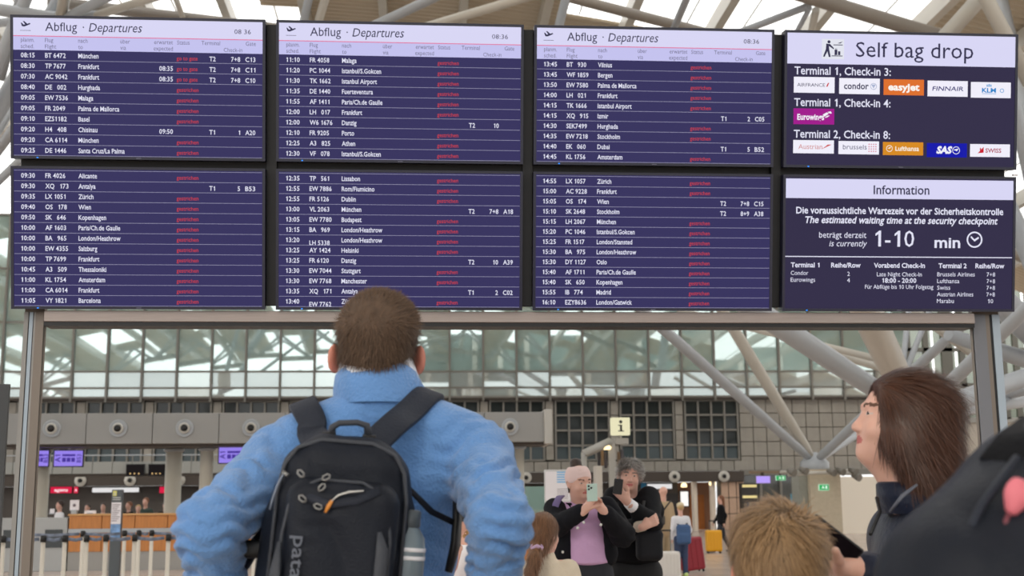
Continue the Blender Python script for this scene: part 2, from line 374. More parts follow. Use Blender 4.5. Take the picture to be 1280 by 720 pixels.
# rafters along y
for i in range(-14, 15):
    x_ = -1.6+3.1*i
    for (ya, yb) in ((-24, 22), (22, 62.5)):
        mb = MB(); n = 6
        for k in range(n):
            y0, y1 = ya+(yb-ya)*k/n, ya+(yb-ya)*(k+1)/n
            mb.add([(x_+sx, yy, zr(x_, yy)+dz) for yy in (y0, y1) for sx, dz in ((-.16, -.62), (.16, -.62), (.16, 0), (-.16, 0))], [(0,1,5,4),(1,2,6,5),(2,3,7,6),(3,0,4,7)])
        mb.build('rafter', M_steelw, ceil)
def truss(Y, xa, xb, name, label, step=4.5, dep=2.6, r=.26):
    o = empty(name, (xa, Y, 0), label, 'roof truss')
    n = int((xb-xa)/step); bot = []; top = []
    for i in range(n+1): x_ = xa+step*i; bot.append(Vector((x_, Y, zr(x_, Y)-dep))); top.append(Vector((x_, Y, zr(x_, Y)-.5)))
    MB().tube(bot, r, 12).build('bottom_chord', mat('shaded_brown_steel', (134, 127, 118), .45), o, True)
    for i in range(n):
        q = bot[i]; 
        for dy in (-1.6, 1.6):
            MB().tube([bot[i], Vector((bot[i].x+step*.5, Y+dy, zr(bot[i].x+step*.5, Y+dy)-.4))], r*.55, 8).build('web_tube', M_steel, o, True)
            MB().tube([bot[i+1], Vector((bot[i].x+step*.5, Y+dy, zr(bot[i].x+step*.5, Y+dy)-.4))], r*.55, 8).build('web_tube', M_steel, o, True)
    return o
truss(52, -40, 40, 'roof_truss', 'tubular roof truss farthest back, over the glazed gallery')
truss(-12, -40, 40, 'roof_truss', 'tubular roof truss near the open front, mirrored in the gallery glass', step=6)
fw = struct(MB().box((-6, -24.5, 10), (46, -24, 20)).build('wall_front_added', mat('grey_green_added_wall', (110, 122, 118), .7, var=.3, vscale=.3)))  # unseen wall, added so the gallery mirrors grey instead of open sky
for i in range(9): MB().box((-6+6*i, -24, 10), (-5.4+6*i, -23.6, 20)).build('wall_pilaster', M_steelw, fw)
# steel tree supports: (name,label,node,[struts])
def sp_(a, b, ra, rb, m, parent, name='strut'):
    A, B = Vector(a), Vector(b); L = (B-A).length; mid = A.lerp(B, .5)
    pts = [A, A.lerp(B, .06), A.lerp(B, .3), mid, A.lerp(B, .75), B]
    mx = max(ra, rb)
    return MB().tube(pts, [ra*.55, ra, mx*1.12, mx*1.15, mx*1.05, rb*.8], 16).build(name, m, parent, True)
def ext(a, b, k): return a+(b-a)*k
struct(MB().box((PT(938, 590, 44).x, 44, PT(940, 592, 44).z), (PT(1001, 590, 44).x, 44.2, PT(940, 588.5, 44).z)).build('trim_4', mat('brown_beam', (140, 120, 100), .5)))
tree = empty('steel_tree_column', (PT(1018, 577, YP+.5).x, YP+.5, 0), 'branching steel roof support rising from the beige pillar by the office', 'column')
nd = PT(1018, 578, YP+.5)
for (px_, py_, Y2, k, r, m_) in ((825, 408, 38, 1.75, .155, M_steel), (915, 408, 40, 1.75, .17, M_steelw), (1075, 525, 40, 3.2, .15, M_steel), (1068, 545, 45, 3.2, .12, M_steel)):
    sp_(nd, ext(nd, PT(px_, py_, Y2), k), r, r, m_, tree)
MB().lathe([(.42, -.35), (.5, -.3), (.5, .0), (.25, .25), (.1, .35)], 16, Matrix.Translation(nd)).build('strut_node', M_steel, tree, True)
MB().tube([PT(975, 590, YP-.4), PT(1068, 592, YP-.4)], .06, 8).tube([PT(985, 594, YP-.6), PT(1060, 588, YP-.2)], .05, 8).build('lamp_arm', M_steelw, tree, True)
for px_, py_ in ((985, 588), (1000, 586), (1035, 588), (1046, 587), (1062, 587), (1066, 594)):
    c = PT(px_, py_, YP-.6); MB().tube([c, c+Vector((.15, -.25, -.1))], [.08, .13], 10).build('spotlight', mat('grey_spot', (120, 116, 108), .4), tree, True)
YT = 27.0
t2 = empty('steel_tree_column', (PT(1140, 640, YT).x, YT, 0), 'nearer branching steel roof support whose trunk stands behind the brown-haired woman', 'column')
n2 = PT(1145, 520, YT)
MB().tube([(n2.x, YT, 0), (n2.x, YT, n2.z-.3)], [.45, .38], 20).build('trunk', mat('trunk_concrete', (180, 174, 164), .6), t2, True)
MB().lathe([(.40, -.5), (.5, -.3), (.5, .1), (.3, .35)], 16, Matrix.Translation(n2)).build('strut_node', M_steel, t2, True)
for (px_, py_, Y2, k, r, m_) in ((975, 408, 24.5, 2.2, .20, M_steel), (1092, 408, 23, 1.9, .26, M_steelw), (1215, 452, 25, 2.6, .13, M_steel), (1230, 490, 27.5, 2.2, .2, M_steel), (1232, 508, 30, 2.6, .15, M_steel)):
    sp_(n2, ext(n2, PT(px_, py_, Y2), k), r, r, m_, t2)
for (a_, b_, r) in (((930, 408, 30), (1110, 452, 28), .085), ((1134, 405, 29), (1128, 462, 28), .07), ((1155, 406, 29), (1133, 462, 28), .07), ((1165, 405, 33), (1232, 455, 33), .12), ((1085, 455, 31), (1235, 500, 32), .10), ((1165, 405, 40), (1225, 440, 40), .12)):
    A, B = PT(*a_), PT(*b_); MB().tube([ext(B, A, 1.5), B], r, 10).build('bracing_tube', M_steelw if r > .08 else M_steel, t2, True)
t3 = empty('steel_tree_column', (PT(1330, 640, 30).x, 30, 0), 'steel roof support at the far right, mostly hidden by the display post', 'column')
n3 = PT(1345, 470, 30)
MB().tube([(n3.x, 30, 0), n3], [.45, .38], 20).build('trunk', MATS['trunk_concrete'], t3, True)
for (px_, py_, Y2, k, r) in ((1270, 395, 28, 1.9, .30), (1268, 445, 29, 2.0, .18), (1262, 490, 31, 1.6, .16), (1258, 40, 34, 1.15, .28), (1278, 300, 30, 1.5, .2), (1272, 150, 27, 1.2, .16)):
    sp_(n3, ext(n3, PT(px_, py_, Y2), k), r, r, M_steel, t3)
t4 = empty('steel_tree_column', (PT(-120, 640, 34).x, 34, 0), 'steel roof support beyond the left edge whose branches cross above the boards', 'column')
n4 = PT(-110, 330, 34); MB().tube([(n4.x, 34, 0), n4], [.5, .4], 20).build('trunk', MATS['trunk_concrete'], t4, True)
for (px_, py_, Y2, k, r) in ((10, 215, 33, 2.4, .1), (8, 120, 33, 2.1, .2), (6, 60, 32, 1.5, .16), (5, 150, 36, 1.7, .13), (3, 180, 30, 1.6, .12)):
    sp_(n4, ext(n4, PT(px_, py_, Y2), k), r, r, M_steel, t4)
def lng(a, b, k): return PT(*b)+(PT(*a)-PT(*b))*k
# big tubes above the boards
up = empty('roof_tube_frame', PT(75, 24, 32), 'frame of thick grey roof tubes meeting just above the leftmost board', 'roof truss')
for (a_, b_, r, m_) in (((-60, 3, 31), (78, 24, 32), .17, M_steel), ((83, -14, 31), (75, 26, 32), .15, M_steelw), ((150, -12, 30), (76, 26, 32), .13, M_steel), ((215, -10, 30), (98, 26, 32), .11, M_steelw), ((60, 2, 34), (330, 34, 35), .16, MATS['shaded_brown_steel']), ((-20, 30, 33), (80, 22, 32), .12, M_steel), ((30, -20, 35), (10, 60, 36), .15, M_steel), ((215, -15, 34), (224, 10, 34), .08, M_steelw)):
    MB().tube([lng(a_, b_, 3.2) if a_[1] < 0 else PT(*a_), lng(b_, a_, 1.5)], r, 14).build('roof_tube', m_, up, True)
up2 = empty('roof_tube_frame', PT(540, 30, 30), 'pair of slanting roof tubes rising to the right above the second board', 'roof truss')
for (a_, b_, r, m_) in (((600, -30, 30), (468, 32, 31), .13, M_steel), ((720, -22, 29), (532, 34, 30), .12, M_steelw), ((390, -20, 33), (378, 34, 33), .12, M_steel), ((412, -20, 33), (396, 34, 33), .12, M_steelw), ((709, -10, 34), (692, 60, 34), .13, M_steel)):
    MB().tube([lng(a_, b_, 3.2) if a_[1] < 0 else PT(*a_), lng(b_, a_, 1.5)], r, 14).build('roof_tube', m_, up2, True)
up3 = empty('roof_tube_frame', PT(1020, 20, 30), 'thick brown roof chord with webs slanting down above the self bag drop screen', 'roof truss')
for (a_, b_, r, m_) in (((940, -26, 30), (1240, 66, 29), .20, MATS['shaded_brown_steel']), ((1012, 7, 30), (920, 42, 32), .10, M_steel), ((1020, 12, 30), (1012, 50, 31), .10, M_steelw), ((1012, 10, 30), (985, 60, 32), .07, M_steel), ((640, -22, 38), (900, 46, 37), .17, MATS['shaded_brown_steel']), ((862, -10, 33), (847, 25, 34), .11, M_steel), ((1228, -10, 27), (1268, 66, 27), .18, M_steelw)):
    MB().tube([lng(a_, b_, 3.2) if a_[1] < 0 else PT(*a_), lng(b_, a_, 1.5)], r, 14).build('roof_tube', m_, up3, True)
A, B = PT(1232, -10, 28), PT(1178, 50, 28); MB().tube([B+(A-B)*3, B+(B-A)*.5], .20, 4).build('box_beam', M_steelw, up3, True)
# ------------------------------------------------------------ departure boards
BX, BY, BZ, BT, BW, BH, BP, BG = -2.0139, 6.1283, 2.4215, .1925, 1.23, .700, 1.2832, .0366
M_bez = mat('black_glossy_bezel', (26, 26, 48), .3)
M_scr = emi('screen_navy', (54, 50, 94), 1.0); M_scr2 = emi('screen_charcoal_navy', (50, 45, 72), 1.0)
M_hdr = emi('header_lavender', (216, 214, 244), 1.0); M_hdr2 = emi('header_lavender_dim', (196, 194, 238), 1.0)
M_tw = emi('white_lettering', (226, 226, 244), 1.0); M_tr = emi('red_lettering', (196, 62, 74), 1.0)
M_td = emi('dark_lettering', (52, 50, 78), 1.0); M_tg = emi('grey_lettering', (112, 110, 140), 1.0)
M_ln = emi('grey_rule', (150, 148, 176), 1.0); M_rl = emi('pink_rule', (226, 110, 150), 1.0)
SX, SZ0, SW, SH = .0135, .0135, BW-.027, BH-.027
def board(c, row, label, name='departure_display'):
    o = bpy.data.objects.new(name, None); COL.objects.link(o); s = (BH+BG/2+.0) if row == 0 else 0
    if row == 0: s = 1.4366-BH
    o.location = (BX+c*BP, BY-s*math.sin(BT), BZ+s*math.cos(BT)); o.rotation_euler = (BT, 0, 0)
    tag(o, label, 'display screen')
    mb = MB(); t = SX
    mb.cbox((0, .012, 0), (BW, .07, BH), .004)
    fr = MB().box((0, 0, 0), (BW, .012, t)).box((0, 0, BH-t), (BW, .012, BH)).box((0, 0, t), (t, .012, BH-t)).box((BW-t, 0, t), (BW, .012, BH-t))
    mb.build('housing', M_bez, o); fr.build('bezel', M_bez, o)
    led = MB().box((.125, -.002, .003), (.133, .0, .008)).build('status_light', emi('blue_led', (40, 120, 220), 2), o)
    MB().box((BW/2-.012, -.001, .004), (BW/2+.012, 0, .009)).build('maker_badge', mat('grey_badge', (90, 90, 110), .4), o)
    sc = MB().box((SX, .004, SZ0), (SX+SW, .012, SZ0+SH)).build('screen', M_scr if c < 3 else M_scr2, o)
    return o, sc
U = lambda u: SX+u*SW
W_ = lambda v: SZ0+SH*(1-v)
def plane_icon(t, x, z, s):
    P = [(-1, .55), (-.8, .55), (-.45, .15), (-.1, .2), (-.55, .85), (-.3, .9), (.35, .33), (.8, .5), (1.0, .42), (.95, .25), (.45, .02), (-.3, -.28), (-.75, -.2)]
    t.poly([(x+a*s, z+b*s) for a, b in P], y=.0012)
R1 = [[("08:15","BT 6472","München","","go to gate","T2","7+8","C13"),("08:30","TP 7677","Frankfurt","08:35","go to gate","T2","7+8","C11"),("07:30","AC 9042","Frankfurt","08:35","go to gate","T2","7+8","C10"),("08:40","DE  002","Hurghada","","g","","",""),("09:05","EW 7536","Malaga","","g","","",""),("09:05","FR 2049","Palma de Mallorca","","g","","",""),("09:10","EZS1182","Basel","","g","","",""),("09:20","H4  408","Chisinau","09:50","","T1","1","A20"),("09:20","CA 6114","München","","g","","",""),("09:25","DE 1446","Santa Cruz/La Palma","","g","","","")],
[("11:10","FR 4058","Malaga","","g","","",""),("11:20","PC 1044","Istanbul/S.Gokcen","","g","","",""),("11:30","TK 1662","Istanbul Airport","","g","","",""),("11:35","DE 1440","Fuerteventura","","g","","",""),("11:55","AF 1411","Paris/Ch.de Gaulle","","g","","",""),("12:00","LH  017","Frankfurt","","g","","",""),("12:00","W6 1676","Danzig","","","T2","10",""),("12:10","FR 9205","Porto","","g","","",""),("12:25","A3  825","Athen","","g","","",""),("12:30","VF  078","Istanbul/S.Gokcen","","g","","","")],
[("13:45","BT  930","Vilnius","","g","","",""),("13:45","WF 1859","Bergen","","g","","",""),("13:50","EW 7580","Palma de Mallorca","","g","","",""),("14:00","LH  021","Frankfurt","","g","","",""),("14:15","TK 1666","Istanbul Airport","","g","","",""),("14:15","XQ  915","Izmir","","","T1","2","C05"),("14:30","SEK7499","Hurghada","","g","","",""),("14:35","EW 7218","Stockholm","","g","","",""),("14:40","EK  060","Dubai","","","T1","5","B52"),("14:45","KL 1756","Amsterdam","","g","","","")]]
R2 = [[("09:30","FR 4026","Alicante","","g","","",""),("09:30","XQ  173","Antalya","","","T1","5","B53"),("09:35","LX 1051","Zürich","","g","","",""),("09:40","OS  178","Wien","","g","","",""),("09:50","SK  646","Kopenhagen","","g","","",""),("10:00","AF 1603","Paris/Ch.de Gaulle","","g","","",""),("10:00","BA  965","London/Heathrow","","g","","",""),("10:00","EW 4355","Salzburg","","g","","",""),("10:00","TP 7699","Frankfurt","","g","","",""),("10:45","A3  509","Thessaloniki","","g","","",""),("11:00","KL 1754","Amsterdam","","g","","",""),("11:00","CA 6014","Frankfurt","","g","","",""),("11:05","VY 1821","Barcelona","","g","","","")],
[("12:35","TP  561","Lissabon","","g","","",""),("12:55","EW 7886","Rom/Fiumicino","","g","","",""),("12:55","FR 5126","Dublin","","g","","",""),("13:00","VL 2063","München","","","T2","7+8","A18"),("13:05","EW 7780","Budapest","","g","","",""),("13:15","BA  969","London/Heathrow","","g","","",""),("13:20","LH 5338","London/Heathrow","","g","","",""),("13:25","AY 1424","Helsinki","","g","","",""),("13:25","FR 6120","Danzig","","","T2","10","A39"),("13:30","EW 7044","Stuttgart","","g","","",""),("13:30","EW 7768","Manchester","","g","","",""),("13:35","XQ  171","Antalya","","","T1","2","C02"),("13:40","EW 7762","Zürich","","g","","","")],
[("14:55","LX 1057","Zürich","","g","","",""),("15:00","AC 9228","Frankfurt","","g","","",""),("15:05","OS  174","Wien","","","T2","7+8","C15"),("15:10","SK 2648","Stockholm","","","T2","8+9","A38"),("15:15","LH 2067","München","","g","","",""),("15:20","PC 1046","Istanbul/S.Gokcen","","g","","",""),("15:25","FR 1517","London/Stansted","","g","","",""),("15:30","BA  975","London/Heathrow","","g","","",""),("15:30","DY 1127","Oslo","","g","","",""),("15:40","AF 1711","Paris/Ch.de Gaulle","","g","","",""),("15:40","SK  650","Kopenhagen","","g","","",""),("15:55","IB  774","Madrid","","g","","",""),("16:10","EZY8636","London/Gatwick","","g","","","")]]
def rows(sc, data, v0, dv, lo):
    w_, r_, l_ = TX(), TX(), TX(); h = .0225; B = .014
    for i, (t, f, d, e, s, te, ck, g) in enumerate(data):
        z = W_(v0+i*dv); dz = -.009 if f in ('LH 5338', 'EW 7762') else 0
        w_.put(t, U(.030), z, h, width=.066, bold=B); w_.put(f.replace('  ', '   '), U(.126), z+dz*1.6, h, cond=.86, bold=B)
        w_.put(d, U(.258), z, h, cond=.82, bold=B)
        if e: w_.put(e, U(.637), z-.003, h, 'r', width=.066, bold=B)
        if s == 'g': r_.put('gestrichen', U(.652), z-.004, .0180, width=.106, bold=.006)
        elif s: r_.put(s, U(.652), z-.004, .0180, width=.102, bold=.006)
        if te: w_.put(te, U(.784), z-.004, h, bold=B, cond=.85)
        if ck: w_.put(ck, U(.909), z-.004, h, 'r', bold=B, cond=.85)
        if g: w_.put(g, U(.930), z-.004, h, bold=B, width=.049)
        zl = W_(v0+(i+lo)*dv); l_.rect(U(.002), zl-.0011, U(.998), zl+.0011)
    if lo > .9 or True:
        if v0 < .1: l_.rect(U(.002), W_(.010)-.0011, U(.998), W_(.010)+.0011)
    for t, n, m in ((w_, 'white_lettering', M_tw), (r_, 'red_lettering', M_tr), (l_, 'row_rule', M_ln)):
        o = t.m.build(n, m, sc); o.location.y = .0025; o['kind'] = 'stuff'
    
names = ['leftmost', 'second from left', 'third from left']
times = [('08:15', '08 36', '08:15 to 09:25 under the first clock header'), ('11:10', '08:36', ''), ('13:45', '08:36', '')]
lab1 = ['upper left departures screen with white header and flights from 08:15', 'screen with flights 11:10 Malaga to 12:30 under a white Abflug header', 'screen with flights 13:45 Vilnius to 14:45 Amsterdam under a white Abflug header']
lab2 = ['lower left departures screen without header, flights 09:30 Alicante to 11:05 Barcelona', 'lower departures screen, flights 12:35 Lissabon to 13:40, above the man in blue', 'lower departures screen, flights 14:55 Zürich to 16:10 London/Gatwick, left of Information']
for c in range(3):
    o, sc = board(c, 0, lab1[c])
    h = TX().rect(U(0), W_(.128), U(1), W_(0)).m.build('header_panel', M_hdr, sc); h.location.y = .0035
    h = TX().rect(U(0), W_(.232), U(1), W_(.134)).m.build('header_strip', M_hdr2, sc); h.location.y = .0035
    h = TX().rect(U(0), W_(.134), U(1), W_(.128)).m.build('pink_rule', M_rl, sc); h.location.y = .0035
    t = TX(); t.put('Abflug', U(.127), W_(.062), .0415, width=.152).put('·', U(.276), W_(.062), .042).put('Departures', U(.300), W_(.062), .0415, width=.252, ital=True)
    t.put(times[c][1], U(.952 if c == 0 else .945), W_(.073), .022, 'r', width=.080)
    plane_icon(t, U(.049), W_(.055), .023); t.rect(U(.028), W_(.094), U(.070), W_(.091))
    t.m.build('header_lettering', M_td, sc).location.y = .002
    t = TX(); hs = .0195
    for s1, s2, x, al in (('planm.', 'sched.', .030, 'l'), ('Flug', 'Flight', .126, 'l'), ('nach', 'to', .258, 'l'), ('über', 'via', .426, 'l'), ('erwartet', 'expected', .637, 'r'), ('Status', '', .654, 'l'), ('Terminal', '', .752, 'l'), ('Gate', '', .972, 'r')):
        t.put(s1, U(x), W_(.160), hs, al, cond=.9); 
        if s2: t.put(s2, U(x), W_(.206), hs, al, cond=.9)
    t.put('Check-in', U(.880), W_(.208), hs, 'c', cond=.9); t.m.build('column_lettering', M_tg, sc).location.y = .002
    rows(sc, R1[c], .270, .0766, .483)
    o, sc = board(c, 1, lab2[c]); rows(sc, R2[c], .048, .0758, .51)
# self bag drop
o, sc = board(3, 0, 'upper right screen reading Self bag drop with airline name cards', 'bag_drop_display')
TX().rect(U(0), W_(.233), U(1), W_(0)).m.build('header_panel', M_hdr, sc).location.y = .0035
t = TX().put('Self bag drop', U(.298), W_(.118), .075, width=.62)
x, z = U(.175), W_(.120)

pic = TX().ring(x+.006, z+.037, 0, .008).poly([(x-.008, z+.028), (x+.012, z+.026), (x+.034, z+.004), (x+.030, z), (x+.006, z+.016), (x+.008, z-.004), (x+.016, z-.040), (x+.006, z-.040), (x-.002, z-.012), (x-.016, z-.040), (x-.024, z-.038), (x-.010, z)])
pic.rect(x+.030, z+.020, x+.078, z+.024).rect(x+.020, z-.036, x+.078, z-.032).rect(x+.036, z-.030, x+.050, z-.002).rect(x+.054, z-.030, x+.066, z-.010).rect(x+.040, z-.002, x+.042, z+.006).rect(x+.046, z-.002, x+.048, z+.006).poly([(x+.052, z+.030), (x+.060, z+.034), (x+.078, z+.040), (x+.066, z+.030)])
wb_ = TX().rect(x-.030, z-.050, x+.086, z+.052).m.build('pictogram_card', M_hdr2 and emi('card_white', (226, 228, 238), 1), sc); wb_.location.y = .0028
pic.m.build('pictogram', M_td, sc).location.y = .001
t.m.build('header_lettering', M_td, sc).location.y = .002
t = TX()
for s, v in (('Terminal 1, Check-in 3:', .285), ('Terminal 1, Check-in 4:', .525), ('Terminal 2, Check-in 8:', .765)): t.put(s, U(.032), W_(v), .039, width=.505, bold=.012)
t.m.build('white_lettering', M_tw, sc).location.y = .002
cards = []
for i in range(5):
    cards.append((.032+.1945*i, .335 if i < 9 else 0, i)); 
def card(u, v, rgb, items, vh=.120):
    x0, x1, z1, z0 = U(u), U(u)+.213, W_(v), W_(v+vh)
    cm = TX().rect(x0, z0, x1, z1).m.build('airline_card', emi('card_%d_%d_%d' % rgb, rgb, 1), sc); cm.location.y = .0028
    for (txt, fx, fz, hh, ww, it, bd, col) in items:
        TX().put(txt, x0+fx*.213, z0+(z1-z0)*fz, hh, 'c', width=ww, ital=it, bold=bd).m.build('card_lettering', emi('ink_%d_%d_%d' % col, col, 1), cm).location.y = -.0014
    return cm, x0, x1, z0, z1
WH, DK = (240, 238, 250), (52, 50, 84)
cm, x0, x1, z0, z1 = card(.030, .333, WH, [('AIRFRANCE', .42, .5, .017, .145, False, 0, DK)])
TX().poly([(x0+.168, z0+.032), (x0+.176, z0+.032), (x0+.184, z0+.052), (x0+.178, z0+.052)]).m.build('emblem', emi('ink_200_40_50', (200, 40, 50)), cm).location.y = -.0014
cm, x0, x1, z0, z1 = card(.227, .337, WH, [('condor', .42, .5, .030, .13, False, .02, DK)])
TX().ring(x0+.180, (z0+z1)/2, .014, .017).poly([(x0+.168, z0+.050), (x0+.192, z0+.050), (x0+.180, z0+.030)]).m.build('emblem', emi('ink_170_180_210', (170, 180, 210)), cm).location.y = -.0014
card(.421, .340, (222, 112, 44), [('easyJet', .5, .5, .032, .165, False, .035, (250, 246, 240))])
card(.614, .345, WH, [('FINNAIR', .5, .5, .022, .165, True, .01, (40, 40, 110))])
cm, x0, x1, z0, z1 = card(.805, .350, WH, [('KLM', .45, .48, .022, .075, False, .03, (40, 130, 200))])
TX().rect(x0+.082, z0+.058, x0+.110, z0+.062).ring(x0+.096, z0+.067, 0, .004).ring(x0+.086, z0+.066, 0, .003).ring(x0+.106, z0+.066, 0, .003).ring(x0+.165, z0+.038, .008, .011).rect(x0+.06, z0+.020, x0+.135, z0+.0225).m.build('emblem', emi('ink_40_130_200'[:3]+'_klm', (70, 150, 210)), cm).location.y = -.0014
cm, x0, x1, z0, z1 = card(.030, .572, (160, 24, 140), [('Eurowings', .42, .46, .028, .140, False, .03, (244, 240, 250))])
TX().poly([(x0+.152, z0+.050), (x0+.172, z0+.062), (x0+.184, z0+.056), (x0+.162, z0+.040)]).poly([(x0+.176, z0+.064), (x0+.194, z0+.068), (x0+.200, z0+.058), (x0+.190, z0+.056)]).poly([(x0+.160, z0+.034), (x0+.178, z0+.046), (x0+.190, z0+.046), (x0+.174, z0+.036)]).m.build('emblem', emi('ink_244_240_250', (244, 240, 250)), cm).location.y = -.0014
cm, x0, x1, z0, z1 = card(.030, .812, WH, [('Austrian', .42, .5, .024, .125, False, 0, (206, 130, 130))], .100)
TX().poly([(x0+.150, z0+.022), (x0+.180, z0+.046), (x0+.200, z0+.046), (x0+.176, z0+.034)]).m.build('emblem', emi('ink_206_90_90', (206, 90, 90)), cm).location.y = -.0014
cm, x0, x1, z0, z1 = card(.227, .815, WH, [('brussels', .40, .55, .024, .125, False, 0, (92, 92, 120))], .100)
d_ = TX()
for a in range(4):
    for b_ in range(4): d_.ring(x0+.160+a*.012, z0+.016+b_*.012, 0, .0032, n=8)
d_.m.build('emblem', emi('ink_210_80_110', (210, 80, 110)), cm).location.y = -.0014
cm, x0, x1, z0, z1 = card(.421, .818, (214, 138, 32), [('Lufthansa', .60, .5, .022, .125, False, .02, (248, 240, 225))], .100)
TX().ring(x0+.034, (z0+z1)/2, .014, .017).poly([(x0+.024, z0+.034), (x0+.044, z0+.044), (x0+.036, z0+.032)]).m.build('emblem', emi('ink_248_240_225', (248, 240, 225)), cm).location.y = -.0014
cm, x0, x1, z0, z1 = card(.614, .822, (14, 20, 170), [('SAS', .42, .52, .034, .080, True, .05, (240, 240, 250))], .108)
TX().ring(x0+.155, (z0+z1)/2, .017, .020).poly([(x0+.140, z0+.040), (x0+.168, z0+.046), (x0+.160, z0+.032)]).m.build('emblem', emi('ink_240_240_250', (240, 240, 250)), cm).location.y = -.0014
cm, x0, x1, z0, z1 = card(.805, .825, WH, [('SWISS', .58, .5, .021, .085, False, .02, (170, 50, 80))], .098)
TX().poly([(x0+.040, z0+.018), (x0+.072, z0+.022), (x0+.072, z0+.052)]).rect(x0+.052, z0+.030, x0+.058, z0+.046).m.build('emblem', emi('ink_200_30_50', (200, 30, 50)), cm).location.y = -.0014
# waiting time screen
o, sc = board(3, 1, 'lower right Information screen showing 1-10 min security waiting time', 'information_display')
TX().rect(U(0), W_(.158), U(1), W_(.010)).m.build('header_panel', M_hdr, sc).location.y = .0035
TX().put('Information', U(.505), W_(.090), .044, 'c', width=.295, bold=.012).m.build('header_lettering', M_td, sc).location.y = .002
t = TX()
t.put('Die voraussichtliche Wartezeit vor der Sicherheitskontrolle', U(.501), W_(.250), .033, 'c', width=1.095, bold=.02)
t.put('The estimated waiting time at the security checkpoint', U(.505), W_(.322), .033, 'c', width=1.02, bold=.02, ital=True)
t.put('beträgt derzeit', U(.353), W_(.437), .029, 'r', width=.248).put('is currently', U(.353), W_(.502), .029, 'r', width=.195, ital=True)
t.put('1-10', U(.478), W_(.462), .082, 'c', width=.205).put('min', U(.710), W_(.490), .052, 'c', width=.137, bold=.02)
t.ring(U(.830), W_(.465), .034, .042, n=36)
t.poly([(U(.812), W_(.448)), (U(.830), W_(.480)), (U(.830), W_(.464)), (U(.815), W_(.436))]).poly([(U(.830), W_(.480)), (U(.850), W_(.455)), (U(.847), W_(.443)), (U(.828), W_(.464))])
t.rect(U(0), W_(.606), U(.998), W_(.599))
for s, u, v, a, wd in (('Terminal 1', .025, .667, 'l', .150), ('Reihe/Row', .265, .667, 'c', .155), ('Vorabend Check-In', .500, .667, 'c', .270), ('Terminal 2', .672, .667, 'l', .150), ('Reihe/Row', .900, .667, 'c', .155), ('18:00 - 20:00', .500, .782, 'c', .180)):
    t.put(s, U(u), W_(v), .0235, a, width=wd, bold=.022)
for s, u, v, a, wd in (('Condor', .025, .728, 'l', .092), ('2', .277, .733, 'c', .013), ('Eurowings', .025, .780, 'l', .128), ('4', .277, .782, 'c', .015), ('Late Night Check-In', .500, .735, 'c', .238), ('Für Abflüge bis 10 Uhr Folgetag', .500, .831, 'c', .362),
    ('Brussels Airlines', .667, .733, 'l', .200), ('Lufthansa', .667, .785, 'l', .118), ('Swiss', .667, .836, 'l', .070), ('Austrian Airlines', .667, .887, 'l', .193), ('Marabu', .667, .938, 'l', .090), ('7+8', .905, .733, 'c', .045), ('7+8', .905, .785, 'c', .045), ('7+8', .905, .836, 'c', .045), ('7+8', .905, .887, 'c', .045), ('10', .905, .938, 'c', .028)):
    t.put(s, U(u), W_(v), .021, a, width=wd)
t.m.build('white_lettering', M_tw, sc).location.y = .002
for o in list(COL.objects):
    if 'lettering' in o.name or o.name.split('.')[0] in ('emblem', 'pictogram'): o['kind'] = 'stuff'
# support frame: back panel, rail and two posts
fr = empty('display_frame', (BX+2.5, BY+.25, 0), 'grey metal post and rail frame that carries all eight screens', 'frame')
RX = Matrix.Translation((BX, BY, BZ)) @ Matrix.Rotation(BT, 4, 'X')
TW = 3*BP+BW
MB().cbox((.02, .08, .015), (TW-.02, .14, 1.42), .01, RX).build('back_panel', M_black, fr, True)
for c in range(3): MB().box((c*BP+BW+.002, .045, .02), ((c+1)*BP-.002, .08, 1.42), RX).build('gap_strip', M_black, fr, True)
M_rail = mat('brushed_grey_beige_metal', (156, 144, 138), .4, metal=.2, var=.06, stretch=(1, 20, 20))
y0 = BY-.02
rz1, rz0 = PT(640, 388.5, BY).z, PT(640, 402, BY).z
MB().cbox((BX+.15, BY+.03, rz0), (BX+TW-.2, BY+.15, rz1), .004).build('rail', M_rail, fr, True)
MB().box((BX+.15, BY+.04, rz0-.02), (BX+TW-.2, BY+.16, rz0)).build('rail_shadow_strip', M_black, fr, True)  # black strip stands in for the dark gap shadow below the rail
def post(pxa, pxb, flip):
    xa, xb = PT(pxa, 395, BY+.06).x, PT(pxb, 395, BY+.06).x
    top = BZ+1.2; s = -1 if flip else 1; wd = xb-xa
    ya = BY+.085
    M_p1 = mat('post_brown_grey', (120, 110, 100), .45, metal=.2); M_p2 = mat('post_pale_blue_strip', (158, 172, 184), .3); M_p3 = mat('post_light_grey', (140, 138, 134), .45)
    if not flip: segs = [(0, .22, M_p3, 0), (.22, .27, M_black, .006), (.27, .45, M_p2, .002), (.45, .50, M_black, .006), (.50, .60, M_p3, 0), (.60, 1, M_p1, -.002)]
    else: segs = [(0, .46, mat('post_slate', (112, 114, 120), .45), 0), (.46, .62, M_p1, .003), (.62, .72, M_black, .006), (.72, 1, M_p2, 0)]
    p = MB().box((xa, ya+.01, 0), (xb, ya+.05, top)).build('post', M_p1, fr, True)
    for a0, a1, m_, d in segs: MB().box((xa+wd*a0, ya+d, 0), (xa+wd*a1, ya+.02, rz1+.0)).build('post_profile', m_, p, True)
    MB().cbox((xa-.1, ya-.08, 0), (xb+.1, ya+.22, .02), .005).build('base_plate', M_steel, p, True)
post(28, 53, False); post(1219, 1252, True)
for px_ in (332, 658): 
    c = PT(px_, 205, BY-.2)
clip = MB().box((TW-.02, -.01, .705), (TW+.005, .01, .715), RX).build('white_clip', mat('white_plastic', (230, 230, 235), .4), fr, True)
